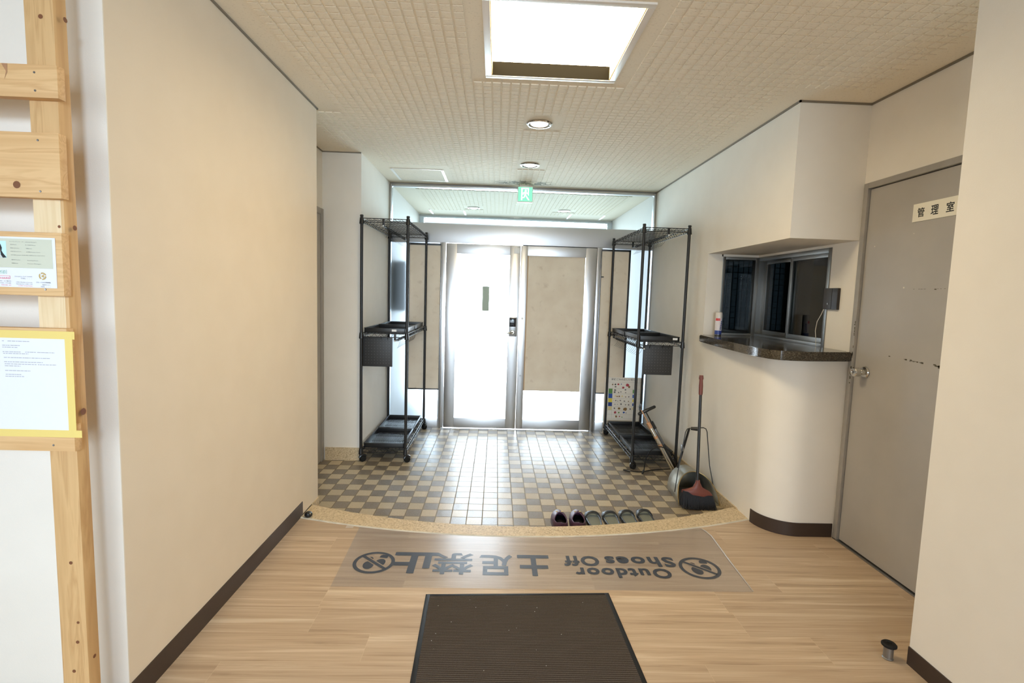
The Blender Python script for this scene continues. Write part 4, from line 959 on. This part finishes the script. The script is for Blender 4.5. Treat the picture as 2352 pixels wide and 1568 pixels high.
def broom():
    t = thing('broom', (1.478, 3.475, ZT), 'upright broom with red brown head and grip standing in front of the dustpan', 'broom')
    a, b = Vector((-0.016, 0.0, 0.185)), Vector((0.012, 0.118, 0.94))
    P = lambda s: a.lerp(b, s)
    MB().tube([P(0), P(0.83)], 0.0105, 12).build('handle', 'black', t)
    MB().tube([P(0.815), P(0.83), P(0.90), P(0.955), P(0.97), P(1.0)], [0.0125, 0.0145, 0.0150, 0.0125, 0.0165, 0.0135], 14).build('grip', 'red_brown', t)
    h = MB(); sec = []
    for z, w, d, dz in ((0.098, 0.112, 0.026, -0.020), (0.116, 0.112, 0.026, -0.018), (0.132, 0.085, 0.022, -0.006), (0.152, 0.036, 0.018, 0.0), (0.185, 0.018, 0.016, 0.0), (0.205, 0.014, 0.014, 0.0)):
        sec.append([(-0.012+w*math.cos(2*math.pi*k/20), d*math.sin(2*math.pi*k/20), z+dz*(math.cos(2*math.pi*k/20))*0.9) for k in range(20)])
    vs = [v for s in sec for v in s]; fs = [tuple(range(19, -1, -1)), tuple(range(len(vs)-20, len(vs)))]
    for i in range(len(sec)-1):
        for k in range(20): fs.append((i*20+k, i*20+(k+1) % 20, i*20+20+(k+1) % 20, i*20+20+k))
    h.add(vs, fs); h.build('head', 'red_brown', t)
    m = MB(); rnd = random.Random(2)
    for i in range(46):
        for j in range(5):
            u = -1+2*i/45; v = -1+2*j/4; x0 = -0.012+u*0.105; y0 = v*0.018; z0 = 0.112-u*0.018
            x1 = -0.006+u*0.122+rnd.uniform(-.003, .003); y1 = -0.012+v*0.034+rnd.uniform(-.003, .003); z1 = 0.0015+max(0, -u*0.012)+rnd.uniform(0, .005)
            m.tube([(x0, y0, z0), ((x0+x1)/2, (y0+y1)/2, (z0+z1)/2), (x1, y1, z1)], [0.0034, 0.0034, 0.0026], 4)
    m.build('bristles', 'bristle', t)
broom()

def dustpan():
    t = thing('dustpan', (1.505, 3.66, ZT), 'arched zinc dustpan with long wire bail handle against the wall', 'dustpan')
    # arched hood: back arch to slanted front lip
    n = 20; V = []
    def ring(y, w, hgt, slant): return [(-w*math.cos(math.pi*k/n), y+slant*(1-math.sin(math.pi*k/n)), 0.006+hgt*max(0, math.sin(math.pi*k/n))**0.8) for k in range(n+1)]
    rings = [ring(0.185, 0.125, 0.186, 0), ring(0.10, 0.135, 0.190, -0.012), ring(0.02, 0.142, 0.192, -0.055), ring(0.005, 0.150, 0.194, -0.145)]
    for r_ in rings: V += r_
    Fs = []
    for i in range(len(rings)-1):
        for k in range(n): Fs.append((i*(n+1)+k, i*(n+1)+k+1, (i+1)*(n+1)+k+1, (i+1)*(n+1)+k))
    hood = MB(); hood.add(V, Fs); hood.add(rings[0], [tuple(range(n+1))])
    o = hood.build('hood', 'zinc', t); s = o.modifiers.new('sheet', 'SOLIDIFY'); s.thickness = 0.0015
    MB().prism([(-0.150, -0.142), (0.150, -0.142), (0.125, 0.185), (-0.125, 0.185)], 0.001, 0.005).build('pan_floor', 'zinc', t)
    e = [(x*1.004, y-0.001, z+0.001) for x, y, z in rings[-1]]
    MB().tube([(-0.15, -0.145, 0.005)]+e[1:-1]+[(0.15, -0.145, 0.005)], 0.0032, 6).build('rim_wire', 'wire_gold', t)
    top = 0.525; yb = 0.0
    b = [(-0.142, -0.03, 0.055), (-0.125, -0.02, 0.20), (-0.070, 0.02, top-0.03), (-0.058, 0.025, top-0.008), (-0.040, 0.026, top), (0.065, 0.026, top+0.006), (0.085, 0.026, top-0.002), (0.095, 0.025, top-0.025), (0.120, 0.0, 0.25), (0.146, -0.03, 0.10)]
    MB().tube(b, 0.0036, 8).build('bail', 'black', t)
    r_ = MB(); r_.tube([(-0.040, 0.030, top-0.004), (-0.075, 0.12, 0.19)], 0.0085, 10); r_.tube([(-0.030, 0.02, top), (0.020, -0.01, top+0.004)], [0.012, 0.016], 10); r_.build('handle_rod', 'black', t)
    MB().box((-0.075, 0.065, 0.335), (-0.055, 0.085, 0.385), 0.003).build('latch', 'grey_metal', t)
dustpan()

# ------------------------------------------------------------------ shoes on the tiles
def make_clog():
    t = thing('clog', (0.447, 3.06, ZT), 'purple clog with gold studs, the one nearer the middle of the step', 'shoe', 'pair of purple clogs')
    L, W = 0.235, 0.052; n, q = 22, 8
    def half(u): return W*max(0.0, 1-abs(2*u-1)**2.8)**(1/2.4)*(0.92+0.08*u)
    def Hh(u): return 0.062*(1-0.42*max(0, (u-0.45)/0.55)**1.6)
    for side in (0,):
        m = MB(); grid = []
        for i in range(n+1):
            u = i/n; u = 0.5-0.5*math.cos(math.pi*u)
            fo = 38+52*min(1, max(0, (u-0.30)/0.28))**1.2 if u > 0.1 else 60-22*(u/0.1)
            row = []
            for s in range(2*q+1):
                if s <= q: ph = R(fo*s/q)
                else: ph = math.pi-R(fo*(2*q-s)/q)
                row.append((-half(u)*math.cos(ph), u*L, 0.012+Hh(u)*math.sin(ph)**0.85))
            grid.append((row, fo))
        V = [v for row, _ in grid for v in row]; Fs = []; k = 2*q+1
        for i in range(n):
            for s in range(2*q):
                if s == q and min(grid[i][1], grid[i+1][1]) < 88: continue
                Fs.append((i*k+s, i*k+s+1, (i+1)*k+s+1, (i+1)*k+s))
        m.add(V, Fs); bmesh.ops.remove_doubles(m.bm, verts=m.bm.verts, dist=0.0004)
        o = m.build('upper', 'clog', t, smooth=60); sd = o.modifiers.new('wall', 'SOLIDIFY'); sd.thickness = 0.005; sd.offset = 0
    pts = [(half(u)*1.06, u*L) for u in [k/24 for k in range(25)]]
    poly = pts+[(-x, y) for x, y in pts[::-1][1:-1]]
    MB().prism(poly, 0.0005, 0.013).build('sole', 'clog', t)
    MB().prism([(x*0.88, 0.01+y*0.92) for x, y in poly], 0.0135, 0.015).build('insole', 'clog_in', t)
    for x in (-0.016, 0.018): MB().lathe([(0, 0.004), (0.004, 0.003), (0.006, 0)], 12, frame_mx((x, 0.150, 0.071), (x*4, 0.25, 1))).build('stud', 'stud', t)
    return t
cl = make_clog()
dup(cl, (0.557, 3.065, ZT), R(-4), 'purple clog with gold studs, the one next to the black slides')

def make_slide():
    t = thing('slide_sandal', (0.675, 3.075, ZT), 'black slide sandal beside the purple clogs', 'sandal', 'black slide sandals in a row')
    L, W = 0.255, 0.048
    half = lambda u: W*max(0.0, 1-abs(2*u-1)**3.2)**(1/2.6)*(0.88+0.16*u)
    pts = [(half(k/24), k/24*L) for k in range(25)]; poly = pts+[(-x, y) for x, y in pts[::-1][1:-1]]
    MB().prism(poly, 0.0005, 0.022).build('sole', 'slide', t)
    MB().prism([(x*0.86, 0.012+y*0.905) for x, y in poly], 0.022, 0.0245).build('footbed', 'footbed', t)
    rim = [(x*0.94, 0.007+y*0.945, 0.025) for x, y in poly]
    MB().tube(rim, 0.0055, 6, closed=True).build('rim', 'slide', t)
    m = MB(); n = 18; V = []; Fs = []
    for j, (y, hgt) in enumerate(((0.158, 0.054), (0.166, 0.057), (0.178, 0.058), (0.188, 0.056))):
        w = half(y/L)+0.003
        V += [(-w*math.cos(math.pi*k/n), y-0.018*(1-math.sin(math.pi*k/n))*(1 if j < 2 else -.3), 0.014+(hgt-0.014)*math.sin(math.pi*k/n)**0.7) for k in range(n+1)]
    for j in range(3):
        for k in range(n): Fs.append((j*(n+1)+k, j*(n+1)+k+1, (j+1)*(n+1)+k+1, (j+1)*(n+1)+k))
    m.add(V, Fs); o = m.build('strap', 'slide', t, smooth=60); s = o.modifiers.new('strap', 'SOLIDIFY'); s.thickness = 0.006; s.offset = 0
    return t
sl = make_slide()
dup(sl, (0.793, 3.082, ZT), R(0), 'black slide sandal second from the purple clogs')
dup(sl, (0.912, 3.104, ZT), R(0), 'black slide sandal third from the purple clogs')
dup(sl, (1.032, 3.120, ZT), R(-1), 'black slide sandal at the end of the row, away from the purple clogs')

# ------------------------------------------------------------------ things on the wooden floor
def door_mat():
    t = thing('door_mat', (-0.291, 2.257, 0), 'dark brown ribbed entrance mat with black rubber edge', 'mat', rz=R(1.9))
    W, L, e = 0.862, 1.25, 0.020
    m = MB()
    for lo, hi in (((0, -L, 0.0005), (e, 0, 0.005)), ((W-e, -L, 0.0005), (W, 0, 0.005)), ((e, -e, 0.0005), (W-e, 0, 0.005)), ((e, -L, 0.0005), (W-e, -L+e, 0.005))): m.box(lo, hi, 0.001)
    m.build('rubber_edge', 'rubber', t)
    MB().box((e, -L+e, 0.0006), (W-e, -e, 0.0085), 0.002).build('carpet', 'mat', t)
    rnd = random.Random(9); m = MB()
    for k in range(16):
        x, y = rnd.uniform(.05, W-.05), -rnd.uniform(.05, .6); m.box((x, y, 0.0086), (x+rnd.uniform(.0012, .0032), y+rnd.uniform(.001, .002), 0.0092))
    o = m.build('lint', 'white', t); o['kind'] = 'stuff'
door_mat()

def floor_sheet():
    t = thing('floor_sheet', (0.25, 2.6, 0), 'clear plastic floor sheet printed with dark no outdoor shoes lettering', 'floor sheet')
    xs = [-0.776+(1.285+0.776)*i/30 for i in range(31)]
    poly = [(-0.748, 2.314), (1.281, 2.312), (1.322, 2.90), (1.300, 2.985)]+[(x, step_y(OUT3, x)-0.012) for x in reversed(xs)]
    MB().prism([(x-0.25, y-2.6) for x, y in poly], 0.0006, 0.0026).build('sheet', 'clear_sheet', t)
    e = [(1.284, 2.314), (1.300, 2.60), (1.3215, 2.88), (1.312, 2.94), (1.296, 2.985)]
    MB().tube([(x-0.25, y-2.6, 0.0049) for x, y in e], [0.002, 0.0042, 0.0046, 0.0040, 0.002], 10).build('curled_edge', 'clear_rim', t)
    zt_ = 0.0027
    zz = [zt_]
    def tx(s, x0, x1, y0, y1, bold):                  # read from the entrance side: turned half round
        zz[0] += 0.00012
        o = text('lettering', s, 'print_dark', t, 0.2, (0, 0, zz[0]), (0, 0, R(180)), bold, fit=(-(x1-0.25), -(x0-0.25), -(y1-2.6), -(y0-2.6)), extrude=0.0001)
    tx('土', 0.147, 0.316, 2.428, 2.632, 0.008); tx('足', -0.055, 0.121, 2.430, 2.630, 0.0050); tx('禁', -0.296, -0.083, 2.432, 2.640, 0.0030); tx('止', -0.503, -0.273, 2.437, 2.642, 0.008)
    tx('Off', 0.394, 0.584, 2.528, 2.630, 0.006); tx('Shoes', 0.618, 0.990, 2.530, 2.632, 0.006); tx('Outdoor', 0.440, 0.935, 2.420, 2.512, 0.006)
    for cx, cy in ((-0.597, 2.536), (1.106, 2.526)):
        m = MB(); r0, r1 = 0.106, 0.088; n = 48; V = []
        for k in range(n): a = 2*math.pi*k/n; V += [(r0*math.cos(a), r0*math.sin(a), 0), (r1*math.cos(a), r1*math.sin(a), 0)]
        m.add(V, [(2*k, 2*((k+1) % n), 2*((k+1) % n)+1, 2*k+1) for k in range(n)])
        d = Vector((math.cos(R(-42)), math.sin(R(-42)), 0)); p = Vector((-d.y, d.x, 0)); hw = 0.0085
        m.flat([d*-0.09+p*hw, d*-0.09-p*hw, d*0.09-p*hw, d*0.09+p*hw])
        def clip(pts, side):                            # keep what lies clear of the bar
            out = []
            for i in range(len(pts)):
                A, B = Vector(pts[i]+(0,)), Vector(pts[(i+1) % len(pts)]+(0,)); fa, fb = A.dot(p)*side-0.016, B.dot(p)*side-0.016
                if fa >= 0: out.append(A)
                if fa*fb < 0: out.append(A.lerp(B, fa/(fa-fb)))
            return out
        def foot(ox, oy, ang):
            ca, sa = math.cos(R(ang)), math.sin(R(ang)); T = lambda x, y: (ox+x*ca-y*sa, oy+x*sa+y*ca)
            sole = [T(0.027*math.cos(2*math.pi*k/20), -0.020+0.038*math.sin(2*math.pi*k/20)) for k in range(20)]
            heel = [T(x, y) for x, y in ((-0.020, 0.030), (0.020, 0.030), (0.021, 0.048), (0.012, 0.060), (-0.012, 0.060), (-0.021, 0.048))]
            for s_ in (sole, heel):
                for sd in (1, -1):
                    c = clip(s_, sd)
                    if len(c) > 2: m.flat(c)
        foot(-0.026, -0.008, 8); foot(0.034, 0.016, -8)
        o = m.build('prohibition_mark', 'print_dark', t); o.location = (cx-0.25, cy-2.6, zt_+0.0001)
floor_sheet()

def small_floor_things():
    tag(MB().box((-0.022, -0.025, 0), (0.022, 0.025, 0.0006)).build('tape_piece', 'tape_clear'), 'small pale tape square on the wooden floor by the sheet corner', 'tape').location = (-0.835, 2.945, 0.0004)
    b = thing('rubber_ball', (-1.120, 3.052, 0.004), 'glossy black knob lying at the baseboard end by the step', 'ball')
    MB().lathe([(0, 0), (0.014, 0.001), (0.022, 0.008), (0.024, 0.016), (0.021, 0.026), (0.012, 0.033), (0, 0.035)], 24).build('ball', 'black_plastic', b)
    MB().lathe([(0, 0), (0.006, 0.001), (0.005, 0.004), (0, 0.005)], 14, frame_mx((0.014, -0.012, 0.026), (0.6, -0.4, .8))).build('stud', 'chrome', b)
    d = thing('door_stop', (1.605, 1.868, 0.0), 'short metal floor door stop with black rubber rim', 'door stop')
    MB().lathe([(0, 0.0005), (0.019, 0.0005), (0.020, 0.003), (0.0175, 0.006), (0.0175, 0.052), (0, 0.052)], 28).build('post', 'grey_metal', d)
    MB().lathe([(0.0, 0.050), (0.022, 0.050), (0.027, 0.054), (0.027, 0.060), (0.022, 0.065), (0.012, 0.066), (0.009, 0.062), (0, 0.062)], 28).build('rubber_ring', 'rubber', d)
small_floor_things()

# ------------------------------------------------------------------ counter and what is on it
def counter():
    poly = [(1.624, 4.0), (1.590, 3.55), (1.576, 3.22), (1.574, 3.02), (1.588, 2.90), (1.630, 2.842), (1.700, 2.822), (1.78, 2.822), (1.90, 2.842), (2.060, 2.868), (2.060, 2.935), (2.074, 2.935), (2.074, 4.038), (XV, 4.038), (XV, 4.0)]
    g = MB().prism(poly, 1.077, 1.131)
    es = [e for e in g.bm.edges if abs(e.verts[0].co.z-e.verts[1].co.z) < 1e-6 and all(v.co.y < 4.01 and v.co.x < 2.065 for v in e.verts)]
    bmesh.ops.bevel(g.bm, geom=es, offset=0.004, segments=2, affect='EDGES')
    tag(g.build('counter_top', 'granite_dark'), 'polished dark granite counter top under the office window', 'counter')
    t = thing('spray_can', (1.748, 3.95, 1.1315), 'small white, red and blue spray can on the granite counter', 'spray can')
    MB().lathe([(0, 0), (0.024, 0), (0.0255, 0.003), (0.0255, 0.012)], 28).build('base_ring', 'grey_metal', t)
    MB().lathe([(0.0255, 0.010), (0.0255, 0.138), (0.022, 0.146)], 28).build('can', 'can', t)
    MB().lathe([(0.0258, 0.012), (0.0258, 0.042)], 28).build('blue_band', 'can_blue', t)
    m = MB()
    for k in range(6):
        a0 = R(185+k*14); a1 = R(185+k*14+14)
        m.flat([(0.0259*math.cos(a0), 0.0259*math.sin(a0), 0.118), (0.0259*math.cos(a1), 0.0259*math.sin(a1), 0.118), (0.0259*math.cos(a1), 0.0259*math.sin(a1), 0.140), (0.0259*math.cos(a0), 0.0259*math.sin(a0), 0.140)])
    m.build('red_label', 'can_red', t)
    m = MB(); rnd = random.Random(8)
    for k in range(5):
        a0 = R(275+k*3); z = 0.05+k*0.014
        m.flat([(0.0259*math.cos(a0), 0.0259*math.sin(a0), z), (0.0259*math.cos(a0+.35), 0.0259*math.sin(a0+.35), z), (0.0259*math.cos(a0+.35), 0.0259*math.sin(a0+.35), z+.010), (0.0259*math.cos(a0), 0.0259*math.sin(a0), z+.010)])
    m.build('dark_label', 'navy', t)
    MB().lathe([(0.0262, 0.138), (0.0262, 0.172), (0.024, 0.182), (0.018, 0.186), (0, 0.187)], 28).build('cap', 'can_cap', t)
    i = thing('intercom', (XR, 3.032, 1.372), 'dark square wall intercom box beside the office window', 'intercom')
    MB().box((-0.018, 0, 0), (0.0, 0.133, 0.132), 0.004).build('body', 'brown_box', i)
    MB().box((-0.0190, 0.052, 0.004), (-0.0175, 0.054, 0.128)).build('seam', 'gap', i)
    MB().lathe([(0, 0), (0.006, 0), (0.006, 0.003), (0, 0.003)], 14, frame_mx((-0.018, 0.085, 0.035), (-1, 0, 0))).build('button', 'grey_metal', i)
    MB().tube([(-0.012, 0.128, 0.004), (-0.016, 0.140, -0.03), (-0.022, 0.168, -0.08), (-0.024, 0.176, -0.14), (-0.020, 0.168, -0.20), (-0.020, 0.165, -0.239)], 0.0022, 6).build('cable', 'wire_white', i)
    s = thing('door_sign', (XR+0.0035, 2.546, 1.826), 'cream sign with black Japanese characters on the grey door', 'sign')
    MB().box((-0.003, -0.262, 0), (0.0, 0.0, 0.088), 0.0006).build('plate', 'sign_cream', s)
    for ch, a in (('管', 0.028), ('理', 0.108), ('室', 0.192)):
        text('character', ch, 'ink_black', s, 0.05, (-0.0033, 0, 0), (R(90), 0, R(-90)), 0.0008, fit=(a, a+0.042, 0.020, 0.066), extrude=0.0001)
counter()
